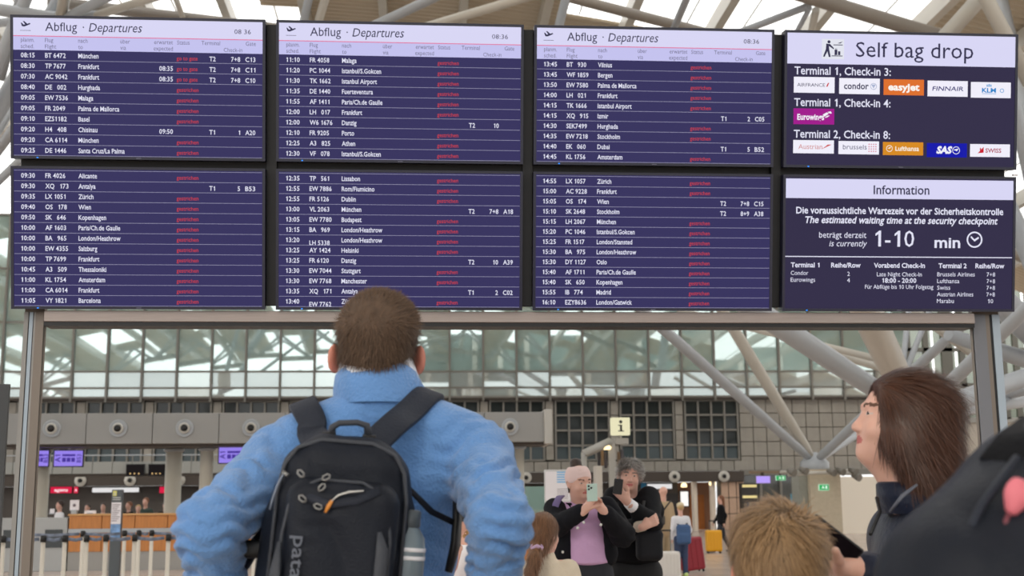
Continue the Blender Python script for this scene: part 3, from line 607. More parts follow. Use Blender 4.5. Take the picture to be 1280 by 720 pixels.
# ------------------------------------------------------------ smooth solids
v3 = lambda p: np.array(tuple(p), dtype=np.float64)
class SDF:
    def __init__(s, k=.02): s.P = []; s.k = k
    def cone(s, a, b, ra, rb=None, sq=None, k=None, sub=False):
        s.P.append(('c', v3(a), v3(b), ra, ra if rb is None else rb, None if sq is None else v3(sq), s.k if k is None else k, sub)); return s
    def chain(s, pts, rs, sq=None, k=None):
        for i in range(len(pts)-1): s.cone(pts[i], pts[i+1], rs[i], rs[i+1], sq, k)
        return s
    def ell(s, c, r, R=None, k=None, sub=False):
        s.P.append(('e', v3(c), v3(r), np.eye(3) if R is None else np.array(R), None, None, s.k if k is None else k, sub)); return s
    def box(s, c, h, r, R=None, k=None, sub=False):
        s.P.append(('b', v3(c), v3(h), r, np.eye(3) if R is None else np.array(R), None, s.k if k is None else k, sub)); return s
    def bounds(s):
        lo = np.full(3, 1e9); hi = -lo
        for p in s.P:
            if p[7]: continue
            a, b = s.bb(p); lo = np.minimum(lo, a); hi = np.maximum(hi, b)
        return lo, hi
    def bb(s, p):
        if p[0] == 'c':
            m = max(p[3], p[4])*(max(1, p[5].max()) if p[5] is not None else 1)
            return np.minimum(p[1], p[2])-m, np.maximum(p[1], p[2])+m
        if p[0] == 'e': m = p[2].max(); m = np.abs(p[3]) @ p[2]; return p[1]-m, p[1]+m
        m = np.abs(p[4]) @ p[2]; return p[1]-m, p[1]+m
    def mesh(s, h=.01, zones=None, cut=None):
        """h: coarse cell; zones: [(lo3, hi3, h)] finer bands per axis"""
        lo, hi = s.bounds(); pad = .02+h; ax = []
        for a in range(3):
            x = lo[a]-pad; L = [x]
            while x < hi[a]+pad:
                st = h
                for zl, zh, zs in (zones or []):
                    if zl[a] <= x <= zh[a]: st = min(st, zs)
                x += st; L.append(x)
            ax.append(np.array(L))
        D = np.full([len(a) for a in ax], .3, dtype=np.float32)
        for p in s.P:
            a, b = s.bb(p); k = p[6]; pd = k+2.2*h; sl = []
            for q in range(3):
                i0 = max(0, np.searchsorted(ax[q], a[q]-pd)-1); i1 = min(len(ax[q]), np.searchsorted(ax[q], b[q]+pd)+1); sl.append(slice(i0, i1))
            X = ax[0][sl[0]][:, None, None]; Y = ax[1][sl[1]][None, :, None]; Z = ax[2][sl[2]][None, None, :]
            if X.size == 0 or Y.size == 0 or Z.size == 0: continue
            if p[0] == 'c':
                ba = p[2]-p[1]; L2 = ba @ ba+1e-12
                t = np.clip(((X-p[1][0])*ba[0]+(Y-p[1][1])*ba[1]+(Z-p[1][2])*ba[2])/L2, 0, 1)
                dx = X-p[1][0]-t*ba[0]; dy = Y-p[1][1]-t*ba[1]; dz = Z-p[1][2]-t*ba[2]; sc = 1
                if p[5] is not None: dx = dx/p[5][0]; dy = dy/p[5][1]; dz = dz/p[5][2]; sc = p[5].min()
                d = (np.sqrt(dx*dx+dy*dy+dz*dz)-(p[3]+(p[4]-p[3])*t))*sc
            else:
                R = p[3] if p[0] == 'e' else p[4]; x, y, z = X-p[1][0], Y-p[1][1], Z-p[1][2]
                u = R[0, 0]*x+R[1, 0]*y+R[2, 0]*z; v = R[0, 1]*x+R[1, 1]*y+R[2, 1]*z; w_ = R[0, 2]*x+R[1, 2]*y+R[2, 2]*z
                if p[0] == 'e':
                    r = p[2]; k0 = np.sqrt((u/r[0])**2+(v/r[1])**2+(w_/r[2])**2); k1 = np.sqrt((u/r[0]**2)**2+(v/r[1]**2)**2+(w_/r[2]**2)**2)+1e-9; d = k0*(k0-1)/k1
                else:
                    hh = p[2]; r = p[3]; qx, qy, qz = np.abs(u)-hh[0]+r, np.abs(v)-hh[1]+r, np.abs(w_)-hh[2]+r
                    d = np.sqrt(np.maximum(qx, 0)**2+np.maximum(qy, 0)**2+np.maximum(qz, 0)**2)+np.minimum(np.maximum(qx, np.maximum(qy, qz)), 0)-r
            E = D[tuple(sl)]
            if p[7]: d = -d; hq = np.clip(.5-.5*(E-d)/k, 0, 1); D[tuple(sl)] = E*(1-hq)+d*hq+k*hq*(1-hq)
            else: hq = np.clip(.5+.5*(E-d)/k, 0, 1); D[tuple(sl)] = E*(1-hq)+d*hq-k*hq*(1-hq)
        if cut:
            for (axi, val, keep) in cut:   # planar trims
                sh = [1, 1, 1]; sh[axi] = -1; c = (ax[axi]-val).reshape(sh)*(1 if keep < 0 else -1); D = np.maximum(D, c.astype(np.float32))
        return nets(D, ax)
def nets(D, ax):
    S = D < 0; nx, ny, nz = S.shape
    c = [S[i:nx-1+i, j:ny-1+j, k:nz-1+k] for i in (0, 1) for j in (0, 1) for k in (0, 1)]
    n = sum(q.astype(np.int8) for q in c); I = np.argwhere((n > 0) & (n < 8))
    idx = np.full((nx-1, ny-1, nz-1), -1, dtype=np.int32); idx[tuple(I.T)] = np.arange(len(I))
    acc = np.zeros((len(I), 3)); cnt = np.zeros(len(I))
    for a in range(3):
        o = [b for b in range(3) if b != a]
        for u in (0, 1):
            for v in (0, 1):
                A = I.copy(); A[:, o[0]] += u; A[:, o[1]] += v; B = A.copy(); B[:, a] += 1
                da = D[tuple(A.T)]; db = D[tuple(B.T)]; m = (da < 0) != (db < 0); t = np.where(m, da/(da-db+1e-12), 0)
                P = np.stack([ax[q][A[:, q]] for q in range(3)], 1); P[:, a] += t*(ax[a][B[:, a]]-ax[a][A[:, a]])
                acc += P*m[:, None]; cnt += m
    V = acc/cnt[:, None]; Fs = []
    for a in range(3):
        b, c_ = (a+1) % 3, (a+2) % 3
        s0 = [slice(None)]*3; s1 = [slice(None)]*3; s0[a] = slice(0, -1); s1[a] = slice(1, None)
        X = S[tuple(s0)] != S[tuple(s1)]; E = np.argwhere(X); ok = (E[:, b] > 0) & (E[:, c_] > 0) & (E[:, b] < D.shape[b]-1) & (E[:, c_] < D.shape[c_]-1); E = E[ok]
        q = []
        for db, dc in ((-1, -1), (0, -1), (0, 0), (-1, 0)):
            C = E.copy(); C[:, b] += db; C[:, c_] += dc; q.append(idx[tuple(C.T)])
        Q = np.stack(q, 1); fl = ~S[tuple(E.T)]; Q[fl] = Q[fl][:, ::-1]; Fs.append(Q)
    Fq = np.concatenate(Fs); Fq = Fq[(Fq >= 0).all(1)]
    return V, Fq
def vnorm(V, Fq):
    a = V[Fq[:, 2]]-V[Fq[:, 0]]; b = V[Fq[:, 3]]-V[Fq[:, 1]]; n = np.cross(a, b); N = np.zeros_like(V)
    for i in range(4): np.add.at(N, Fq[:, i], n)
    return N/(np.linalg.norm(N, axis=1)[:, None]+1e-12)
def relax(V, Fq, it=2, f=.5):
    for _ in range(it):
        A = np.zeros_like(V); c = np.zeros(len(V))
        for i in range(4):
            for j in (1, 3): np.add.at(A, Fq[:, i], V[Fq[:, (i+j) % 4]]); np.add.at(c, Fq[:, i], 1)
        V = V*(1-f)+f*A/c[:, None]
    return V
def folds(V, N, specs):
    """specs: (centre, radius, direction, wavelength, amplitude, seed)"""
    for c, rad, dr, wl, am, sd in specs:
        c = v3(c); dr = v3(dr); dr = dr/np.linalg.norm(dr); q = np.cross(dr, [.3, .5, .8]); q /= np.linalg.norm(q); r = np.cross(dr, q)
        wgt = np.exp(-(((V-c)**2).sum(1))/(rad*rad)); x = V @ dr; y = V @ q; z = V @ r
        ph = x*2*np.pi/wl+1.6*np.sin(y*2*np.pi/(wl*2.3)+sd)+1.3*np.sin(z*2*np.pi/(wl*2.9)+sd*2)
        am2 = .6+.4*np.sin(y*2*np.pi/(wl*3.1)+sd*3)
        V = V+N*(wgt*am*am2*(np.abs(np.sin(ph/2))*1.3-.95))[:, None]
    return V
def solid(name, S, m, parent, h=.01, zones=None, fold=None, it=1, cut=None, mats=None, cls=None, world=True):
    V, Fq = S.mesh(h, zones, cut); V = relax(V, Fq, it) if it else V
    if fold: V = folds(V, vnorm(V, Fq), fold); V = relax(V, Fq, 1, .3)
    mi = None
    if cls: mi = cls(V[Fq].mean(1))
    return npmesh(name, V, Fq, m, parent, True, mats=mats, midx=mi, world=world), V, Fq
def strands(name, V, Fq, m, parent, n, length, wd, dirf, seg=5, keep=None, rng=(.7, 1.3), lift=.3, tone=.35, seed=1, world=True, off=.0, tan=0, jt=.16):
    """flat hair ribbons growing from a scalp surface along dirf(P) -> direction"""
    g = np.random.default_rng(seed); C = V[Fq].mean(1); e = V[Fq]; A = np.linalg.norm(np.cross(e[:, 2]-e[:, 0], e[:, 3]-e[:, 1]), axis=1)
    if keep is not None: A = A*keep(C)
    f = g.choice(len(Fq), n, p=A/A.sum()); w = g.dirichlet([1, 1, 1, 1], n); P = (e[f]*w[:, :, None]).sum(1); Nn = vnorm(V, Fq)[Fq[f, 0]]; P = P+Nn*off
    L = length*g.uniform(*rng, n); ts = 1+tone*g.standard_normal(n)*.6; pts = [P]; jit = g.standard_normal((n, 3))*jt
    for i in range(seg):
        D = dirf(pts[-1])+jit; D -= Nn*np.minimum((D*Nn).sum(1), 0)[:, None]*tan*(1-.5*i/seg); D += Nn*lift*(1-i/seg*.9)
        D /= np.linalg.norm(D, axis=1)[:, None]; pts.append(pts[-1]+D*(L/seg)[:, None])
    vs = []
    for i, p in enumerate(pts):
        t = pts[min(i+1, seg)]-pts[max(i-1, 0)]; s = np.cross(t, Nn); s /= np.linalg.norm(s, axis=1)[:, None]+1e-9
        ww = wd*(1-(i/seg)**2*.85)/2; vs += [p-s*ww, p+s*ww]
    vs = np.stack(vs, 1); Vv = vs.reshape(-1, 3); k = 2*(seg+1); base = (np.arange(n)*k)[:, None]
    Q = np.concatenate([base+np.array([[2*i, 2*i+1, 2*i+3, 2*i+2]]) for i in range(seg)])
    o = npmesh(name, Vv, Q, m, parent, True, tone=np.clip(np.repeat(ts, k), .3, 2.2), world=world); o['kind'] = 'stuff'; return o
def Rm(yaw=0, pitch=0, roll=0):
    """head turn: yaw about z (left positive), pitch up positive, roll"""
    return np.array((Matrix.Rotation(yaw, 3, 'Z') @ Matrix.Rotation(pitch, 3, 'X') @ Matrix.Rotation(roll, 3, 'Y')))
def head_sdf(S, c, R, s=1.0, face=True, ears=True, nose=1.0, eo=0):
    """head facing local +y, c = centre between the ears"""
    c = v3(c); T = lambda x, y, z: c+R @ (np.array([x, y, z])*s)
    S.ell(T(0, -.012, .035), np.array((.074, .094, .088))*s, R, k=.02*s)
    S.ell(T(0, .030, -.010), np.array((.064, .066, .092))*s, R, k=.03*s)
    S.ell(T(0, .045, -.068), np.array((.043, .044, .040))*s, R, k=.035*s)      # jaw
    if face:
        S.cone(T(0, .092, .006), T(0, .108*nose+.006*(nose > 1), -.024), .007*s, .0115*s, k=.010*s)
        for q in (-1, 1):
            S.ell(T(q*.031, .103, .013), np.array((.015, .014, .010))*s, R, k=.012*s, sub=True)
            S.ell(T(q*.031, .0800, .011), np.array((.0125, .0125, .0115))*s, R, k=.004*s)
            S.ell(T(q*.036, .066, -.028), np.array((.020, .024, .020))*s, R, k=.022*s)
            S.cone(T(q*.014, .092, .031), T(q*.045, .080, .033), .006*s, .004*s, k=.014*s)
            S.ell(T(q*.011, .100, -.029), np.array((.008, .008, .006))*s, R, k=.006*s)
        S.cone(T(-.017, .088, -.050), T(.017, .088, -.050), .0055*s, .0055*s, k=.007*s)
        S.cone(T(-.014, .086, -.060), T(.014, .086, -.060), .0065*s, .0065*s, k=.007*s)
        S.cone(T(-.020, .097, -.055), T(.020, .097, -.055), .0022*s, .0022*s, k=.003*s, sub=True)
        S.ell(T(0, .078, -.084), np.array((.018, .016, .014))*s, R, k=.018*s)
    if ears:
        for q in (-1, 1):
            Re = R @ Rm(q*(.42+eo*30))
            S.ell(T(q*(.079+eo), -.006, .000), np.array((.0085, .019, .032))*s, Re, k=.006*s)
            S.ell(T(q*(.086+eo), -.002+eo, .002), np.array((.005, .010, .018))*s, Re, k=.004*s, sub=True)
    return T
def face_cls(c, R, s=1.0, brow=True):
    c = v3(c)
    def f(C):
        L = ((C-c) @ R)/s; mi = np.zeros(len(C), dtype=np.int32)
        fx = np.abs(L[:, 0]); fr = L[:, 1] > .055
        mi[fr & (((fx-.031)/.0135)**2+((L[:, 2]-.011)/.0040)**2 < 1)] = 1
        mi[fr & (((fx-.031)/.0058)**2+((L[:, 2]-.011)/.0046)**2 < 1)] = 2
        if brow: mi[fr & (fx > .013) & (fx < .050) & (np.abs(L[:, 2]-.034+.12*np.abs(fx-.033)) < .0042)] = 3
        mi[fr & (((fx)/.024)**2+((L[:, 2]+.055)/.0105)**2 < 1) & (L[:, 1] > .075)] = 4
        return mi
    return f
M_skin = mat('skin', (212, 166, 148), .5, var=.06, vscale=9, sheen=.1)
M_skin.node_tree.nodes['Principled BSDF'].inputs['Subsurface Weight'].default_value = .12
M_skin.node_tree.nodes['Principled BSDF'].inputs['Subsurface Radius'].default_value = (.02, .008, .004)
M_skinr = mat('reddish_skin', (206, 132, 112), .5, var=.06, vscale=9)
def facem(brow): return [M_skin, mat('eye_white_shaded', (196, 178, 168), .4), mat('iris_dark', (50, 36, 28), .2), brow, mat('lip_pink', (184, 98, 92), .45)]  # eye white carries a skin-shadow tone in its colour
def hand_sdf(S, wr, d, n, t, s=1.0, curl=(.5, .6, .5), spread=.0, thumb=(.5, .6, .5), tcurl=.3, k=.006):
    """wr wrist, d palm direction, n side the fingers curl to, t side of the thumb"""
    d = v3(d)/np.linalg.norm(v3(d)); n = v3(n); n = n-d*(n @ d); n /= np.linalg.norm(n); t0 = np.cross(d, n); t = t0*np.sign(t0 @ v3(t))
    wr = v3(wr); k *= s
    S.cone(wr-d*.03*s, wr+d*.02*s, .025*s, .027*s, k=.012*s)
    for q in (-.026, -.009, .009, .026): S.cone(wr+d*.015*s+t*q*.6*s, wr+d*.086*s+t*q*s, .0145*s, .0125*s, k=.010*s)
    tips = []
    for i, (q, L) in enumerate(((.029, .074), (.010, .083), (-.010, .077), (-.028, .060))):
        p = wr+d*.088*s+t*q*s; a = spread*(1.5-i); dd = d*math.cos(a)+t*math.sin(a); ang = 0; r = .0092*s
        for j, fr in enumerate((.45, .31, .24)):
            ang += curl[j]*(1+.08*(i-1.5)); e = p+(dd*math.cos(ang)+n*math.sin(ang))*L*fr*s
            S.cone(p, e, r, r*.93, k=k if j else .008*s); p = e; r *= .93
        tips.append(p)
    th = thumb; v = d*th[0]+t*th[1]+n*th[2]; v /= np.linalg.norm(v); p = wr+d*.022*s+t*.026*s
    S.cone(wr+d*.005*s+t*.012*s, p+v*.02*s, .017*s, .014*s, k=.012*s); p = p+v*.012*s; e = p+v*.036*s; S.cone(p, e, .0125*s, .0105*s, k=k)
    v2 = v*math.cos(tcurl)+(d*.7+n*.7)*math.sin(tcurl); e2 = e+v2/np.linalg.norm(v2)*.030*s; S.cone(e, e2, .0108*s, .0088*s, k=k)
    return tips, e2
# ------------------------------------------------------------ people, foreground
M_fleece = mat('light_blue_fleece', (104, 148, 204), .95, var=.06, vscale=14, bump=.4, bscale=160, sheen=.35, spec=.1)
M_navy = mat('navy_quilted_nylon', (20, 28, 48), .45, spec=.18, var=.1, bump=.2, bscale=60, sheen=.1)
M_blackcloth = mat('black_cloth', (16, 17, 21), .75, spec=.18, var=.15, bump=.25, bscale=120)
M_jeans = mat('dark_trousers', (30, 32, 40), .8)
M_shoe = mat('dark_shoe', (36, 34, 34), .6)
M_hairb = mat('brown_short_hair', (92, 72, 56), .6, attr='tone', spec=.3)
M_hairc = mat('brown_scalp', (86, 68, 54), .85, var=.3, vscale=60, stretch=(1, 1, .25))
M_white = mat('white_cloth', (232, 232, 236), .8)
M_nylon = mat('black_backpack_nylon', (27, 31, 40), .5, spec=.18, var=.1, bump=.18, bscale=220)
M_nylon2 = mat('charcoal_backpack_panel', (44, 48, 58), .55, spec=.18, var=.1, bump=.2, bscale=220)
M_web = mat('grey_webbing', (56, 60, 68), .6, bump=.2, bscale=300)
M_buck = mat('silver_grey_pull', (140, 140, 138), .35, metal=.5)
def person(name, loc, label, group=None):
    return empty(name, loc, label, 'person', group)
def legs(S, hipL, hipR, feetz=0, r=(.095, .07, .055), kneeY=.02, out=0):
    for h in (hipL, hipR):
        h = v3(h); k = np.array([h[0], h[1]+kneeY, h[2]*.52]); a = np.array([h[0]+out, h[1], .10]); S.cone(h, k, r[0], r[1]); S.cone(k, a, r[1], r[2])
def shoes(root, hipL, hipR, fwd=1, m=None):
    for h in (hipL, hipR):
        S = SDF(.03); S.cone((h[0], h[1]-.03*fwd, .055), (h[0], h[1]+.13*fwd, .042), .048, .040, sq=(1, 1, .85)); S.box((h[0], h[1]+.05*fwd, .014), (.046, .13, .013), .012)
        solid('shoe', S, m or M_shoe, root, .014)
# ---- man in blue fleece
YM = 2.60
p = lambda x, y, Y=YM: PT(x, y, Y)
root = person('person', (p(470, 600).x, YM, 0), 'man with short brown hair seen from behind in light blue fleece, hands on hips')
HM = p(471.5, 449, 2.62); Rh = Rm(-.03, .12, .02)
S = SDF(.02); T = head_sdf(S, HM, Rh, 1.02, eo=.009)
nb = p(472, 500, 2.57)
S.cone(HM+Vector((0, -.01, -.04)), nb, .058, .062, k=.03)
shL, shR = p(352, 602, 2.58), p(590, 592, 2.58); elL, elR = p(261, 660, 2.33), p(625, 652, 2.33)
hipz = 1.02; hL, hR = Vector((p(400, 700).x, 2.60, hipz)), Vector((p(525, 700).x, 2.60, hipz))
wL, wR = p(288, 815, 2.52), p(606, 815, 2.52)
S.cone(nb, p(455, 600), .055, .12, sq=(1, .6, 1)); S.cone(p(455, 580), Vector((hL.x/2+hR.x/2, 2.6, hipz+.05)), .155, .14, sq=(1, .62, 1))
for a, b, c in ((shL, elL, wL), (shR, elR, wR)): S.chain([nb.lerp(a, .3), a, b, c], [.04, .042, .036, .03])
hand_sdf(S, wL, (.62, .30, -.62), (0, -.2, -1), (0, -1, .2), curl=(.3, .3, .2), thumb=(.1, .9, 0)); hand_sdf(S, wR, (-.62, .30, -.62), (0, -.2, -1), (0, -1, .2), curl=(.3, .3, .2), thumb=(.1, .9, 0))
legs(S, hL, hR, r=(.08, .055, .04))
for h in (hL, hR): S.cone((h.x, 2.60, .10), (h.x, 2.70, .05), .035, .03)
zs = [((HM.x-.12, 2.45, HM.z-.18), (HM.x+.12, 2.80, HM.z+.18), .005)]
solid('body', S, M_skinr, root, .014, zones=zs)
# fleece jacket
S = SDF(.022)
S.cone(p(395, 580, 2.58), p(548, 574, 2.58), .098, .098, sq=(1, .80, 1), k=.05)
S.cone(p(458, 612), p(452, 690), .190, .182, sq=(1, .62, .4), k=.035); S.cone(p(455, 690), Vector((root.location.x-.02, 2.6, hipz+.02)), .182, .185, sq=(1, .66, 1), k=.03)
S.cone(p(474, 510, 2.575), p(352, 574, 2.57), .060, .074, k=.04); S.cone(p(474, 510, 2.575), p(594, 566, 2.57), .060, .074, k=.04)
S.chain([p(346, 590, 2.57), elL, Vector(wL)], [.080, .060, .048]); S.chain([p(597, 580, 2.57), elR, Vector(wR)], [.078, .058, .048])
fl_ = [(p(300, 590, 2.45), .13, (.35, 0, 1), 0.038, 0.014, 1), (p(262, 665, 2.33), .12, (.15, 0, 1), 0.036, 0.019, 2), (p(270, 720, 2.4), .10, (.5, 0, 1), 0.032, 0.016, 3),
       (p(620, 590, 2.45), .13, (-.35, 0, 1), 0.038, 0.018, 4), (p(628, 665, 2.33), .12, (-.2, 0, 1), 0.036, 0.019, 5), (p(612, 720, 2.4), .10, (-.5, 0, 1), 0.032, 0.016, 6),
       (p(560, 650, 2.5), .14, (1, 0, .5), .06, .008, 7), (p(470, 515, 2.5), .09, (.1, 0, 1), .03, .006, 8), (p(355, 640, 2.5), .14, (1, 0, -.4), .06, .008, 9)]
fo, JV, JF = solid('fleece_jacket', S, M_fleece, root, .0075, fold=fl_)
# collar: open ring round the neck
def collar(root, c0, c1, r0, r1, m, name='collar', th=.010, sq=.92, wob=.004, h=.006, tilt=0, n=40, a0=0, a1=2*math.pi):
    c0, c1 = Vector(c0), Vector(c1); mb = MB(); vs = []; prof = [(0, 0, 1), (.5, .006, 1), (.92, 0, 1), (1, -th*.5, 1), (.96, -th, 1), (.5, -th, 1), (0, -th, 1)]
    for k in range(n+1):
        a = a0+(a1-a0)*k/n
        for (t, dr, _) in prof:
            c = c0.lerp(c1, t); r = r0+(r1-r0)*t+dr+wob*math.sin(a*3+t*4); vs.append(c+Vector((math.cos(a)*r, math.sin(a)*r*sq, tilt*math.sin(a)*t)))
    q = len(prof); mb.add(vs, [(k*q+i, (k+1)*q+i, (k+1)*q+i+1, k*q+i+1) for k in range(n) for i in range(q-1)], True); return mb.build(name, m, root, True)
co = collar(root, p(474, 506, 2.585), p(472, 473, 2.60), .096, .086, M_fleece, 'collar', .012, tilt=-.036)
collar(root, p(474, 500, 2.585), p(472, 459, 2.60), .083, .0785, mat('white_collar_lining', (226, 230, 240), .9, sheen=.3), 'collar_lining', .006, tilt=-.040)
mb = MB(); a_ = [PT(x_, y_, 2.44) for x_, y_ in ((368, 520), (400, 527), (450, 524), (500, 524), (560, 528), (610, 538))]
# trousers, shoes
S = SDF(.03); S.cone((hL.x+.03, 2.6, hipz), (hR.x-.03, 2.6, hipz), .13, .13, sq=(1, .85, 1)); legs(S, hL, hR, r=(.11, .085, .075)); solid('trousers', S, M_jeans, root, .018)
shoes(root, hL, hR)
# hair: scalp cap plus short strands
S = SDF(.02); Tm = lambda x, y, z: v3(HM)+Rh @ (np.array([x, y, z])*1.02)
S.ell(Tm(0, -.012, .040), (.0815, .100, .0915), Rh, k=.02).ell(Tm(0, -.040, -.004), (.068, .067, .050), Rh, k=.03).ell(Tm(0, -.012, .072), (.071, .082, .066), Rh, k=.03)
S.ell(Tm(0, .105, -.03), (.09, .07, .085), Rh, k=.01, sub=True)
for q in (-1, 1): S.ell(Tm(q*.088, -.002, -.016), (.026, .034, .046), Rh, k=.008, sub=True)
ho, V, Fq = solid('hair', S, M_hairc, root, .006)
def dshort(P):
    L = (P-v3(HM)) @ Rh; D = np.zeros_like(P); up = np.clip((L[:, 2]-.04)/.06, 0, 1)
    D[:, 0] = L[:, 0]*2+.25*up; D[:, 1] = .9*up-.1; D[:, 2] = -1+1.25*up; return D @ Rh.T
strands('hair_strands', V, Fq, M_hairb, ho, 12000, .021, .0013, dshort, seg=3, lift=.55, tone=.30, seed=3, off=-.003, keep=lambda C: ((C-v3(HM)) @ Rh)[:, 2] > -.034)
# ---- backpack on his back
pk = empty('backpack', PT(437, 546, 2.36), 'black daypack with vertical white lettering worn by the man in the blue fleece', 'backpack')
pk.rotation_euler = (0, .085, 0); PM = wm(pk)
def warp(V):
    V = V.copy(); z = V[:, 2]; f = np.interp(z, [-.5, -.12, -.05, -.02, 0, .02], [1.0, 1.0, .90, .80, .70, .6]); V[:, 0] = V[:, 0]*f; return V
def psolid(name, S, m, par, h=.007, fold=None, tr=(0, 0, 0)):
    V, Fq = S.mesh(h); V = relax(V, Fq, 1); V = warp(V)
    if fold: V = folds(V, vnorm(V, Fq), fold); V = relax(V, Fq, 1, .4)
    return npmesh(name, V, Fq, m, par)
S = SDF(.03); S.box((0, .005, -.25), (.130, .075, .252), .065).cone((-.11, .02, -.16), (-.12, .02, -.45), .035, .04).cone((.11, .02, -.16), (.12, .02, -.45), .035, .04)
bd = psolid('main_bag', S, M_nylon, pk, .007, [((0, -.07, -.1), .14, (.3, 0, 1), .07, .006, 2), ((.11, -.02, -.2), .1, (0, .3, 1), .05, .006, 4)])
S = SDF(.02); S.box((.004, -.070, -.275), (.103, .045, .195), .038)
psolid('front_pocket', S, M_nylon, pk, .006, [((0, -.11, -.2), .16, (1, 0, .5), .09, .007, 5), ((-.04, -.11, -.12), .07, (.6, 0, 1), .04, .006, 1)])
arch = lambda w_, zt, zb, y, r: [(-w_, y, zb), (-w_*1.0, y, zt-.10), (-w_*.93, y, zt-.05), (-w_*.76, y, zt-.018), (-w_*.4, y, zt), (w_*.4, y, zt), (w_*.76, y, zt-.018), (w_*.93, y, zt-.05), (w_, y, zt-.10), (w_, y, zb)]
MB().tube(arch(.118, -.012, -.40, -.048, 0), .0042, 6).build('main_zip', M_web, pk)
MB().tube(arch(.096, -.085, -.40, -.100, 0), .0035, 6).build('pocket_zip', M_web, pk)
MB().ribbon([(-.075, -.105, -.112), (-.02, -.114, -.128), (.03, -.114, -.118), (.070, -.106, -.098)], .016, [(0, -1, .2)]*4, .003).build('zip_flap', M_nylon2, pk)
MB().ribbon([(-.098, -.101, -.20), (-.099, -.112, -.25), (-.100, -.112, -.34), (-.096, -.104, -.42)], [.006, .020, .022, .014], [(-.35, -1, 0)]*4, .003).build('side_webbing', M_web, pk)
MB().ribbon([(.076, -.110, -.17), (.084, -.118, -.20), (.084, -.118, -.30), (.082, -.112, -.33)], [.008, .022, .024, .018], [(.2, -1, 0)]*4, .003).build('side_webbing', M_web, pk)
# handle
MB().tube([(-.036, .01, -.002), (-.034, .005, .016), (-.022, 0, .024), (.012, 0, .028), (.030, .004, .024), (.036, .01, .002)], [.008, .007, .006, .006, .007, .009], 8, flat=.8).build('grab_handle', M_web, pk)
for xx_ in (-.038, .038): MB().tube([(xx_-.012, 0, -.004), (xx_+.012, 0, -.002)], .010, 8).build('handle_anchor', M_black, pk)
def zpull(x, z, a):
    c, s = math.cos(a), math.sin(a); P = [(x+c*u-s*v, -.118, z+s*u+c*v) for u, v in ((0, 0), (.005, -.004), (.013, -.004), (.016, 0), (.013, .004), (.005, .004), (0, 0))]
    MB().tube(P, .0018, 6).build('zip_pull', M_buck, pk)
for x_, z_, a in ((-.066, -.083, 2.4), (-.034, -.085, .6), (-.038, -.105, .9), (-.058, -.126, 2.5), (-.044, -.130, -.3)): zpull(x_, z_, a)
MB().tube([(-.108, -.062, -.078), (-.117, -.066, -.10), (-.124, -.064, -.13), (-.127, -.058, -.145)], .0022, 6).build('pull_cord', mat('grey_cord', (120, 130, 146), .5), pk)
MB().tube([(-.110, -.062, -.076), (-.100, -.066, -.082)], .004, 6).build('cord_lock', M_buck, pk)
# hooked white and orange emblem, vertical lettering
E_ = [(-.020, -.122, -.138), (-.013, -.1225, -.121), (-.002, -.1225, -.110), (.016, -.122, -.103), (.042, -.121, -.099)]
MB().tube(E_[1:], [.002, .0036, .0040, .0030], 6, flat=.5).build('emblem', mat('white_print', (214, 214, 210), .5), pk)
MB().tube([(-.022, -.122, -.142), (-.017, -.1225, -.130), (-.012, -.1225, -.120)], [.0022, .0040, .0030], 6, flat=.5).build('emblem_tail', mat('orange_print', (214, 140, 60), .5), pk)
t = TX().put('patago', 0, 0, .021, 'l', width=.118, bold=.01, rot=-math.pi/2).m.build('lettering', mat('grey_print', (92, 98, 110), .6), pk); t.location = (-.062, -.1215, -.186); t['kind'] = 'stuff'
# side pocket and strap hardware
S = SDF(.02); S.cone((.118, -.02, -.275), (.122, -.02, -.46), .046, .050, sq=(1, .9, 1)); V, Fq = S.mesh(.006, cut=[(2, -.262, -1)])
npmesh('bottle_pocket', V, Fq, mat('grey_mesh_pocket', (66, 72, 82), .6, bump=.3, bscale=260), pk)
bt = empty('water_bottle', wm(pk) @ Vector((.128, -.012, -.342)), 'grey water bottle with two white bands in the side pocket of the black daypack', 'bottle'); bt.rotation_euler = (0, .085, 0)
MB().lathe([(.030, 0), (.033, .01), (.033, .14), (.030, .165), (.017, .185), (.016, .205), (.012, .210)], 24).build('bottle_body', mat('grey_green_bottle', (112, 126, 134), .3), bt)
for z_ in (.125, .140): MB().lathe([(.0333, z_), (.0338, z_+.001), (.0338, z_+.006), (.0333, z_+.007)], 24).build('bottle_band', M_white, bt)
MB().lathe([(.0180, .183), (.0195, .186), (.0195, .212), (.016, .216)], 18).build('bottle_cap', mat('dark_cap', (70, 78, 84), .4), bt)
# shoulder straps: on the body surface from pack top over the shoulders, then under the arms
def strap(par, pts, w_, nr, m=M_nylon2, th=.006, name='shoulder_strap'):
    return MB().ribbon(pts, w_, nr, th).build(name, m, par, True)
JN = vnorm(JV, JF)
def snap(P, off=.010):
    i = np.argmin(((JV-v3(P))**2).sum(1)); return Vector(JV[i]+JN[i]*off), Vector(JN[i])
_c = JV-np.array([0, 0, HC]); _c = _c @ np.array(CM.to_3x3()); JPX = 640+F*_c[:, 0]/-_c[:, 2]; JPY = 360-F*_c[:, 1]/-_c[:, 2]
def snapv(px, py, d=0):
    # the nearest-to-viewer point of the jacket on that sight line, d metres further over the shoulder
    r = (JPX-px)**2+(JPY-py)**2; c = np.argsort(r)[:60]; i = c[np.argmin(JV[c, 1])] if not d else np.argmin(((JV-v3(PT(px, py, 2.50+d)))**2).sum(1))
    c = np.argsort(((JV-JV[i])**2).sum(1))[:80]; n = JN[c].mean(0); n /= np.linalg.norm(n); return Vector(JV[c].mean(0)+n*.014), Vector(n)
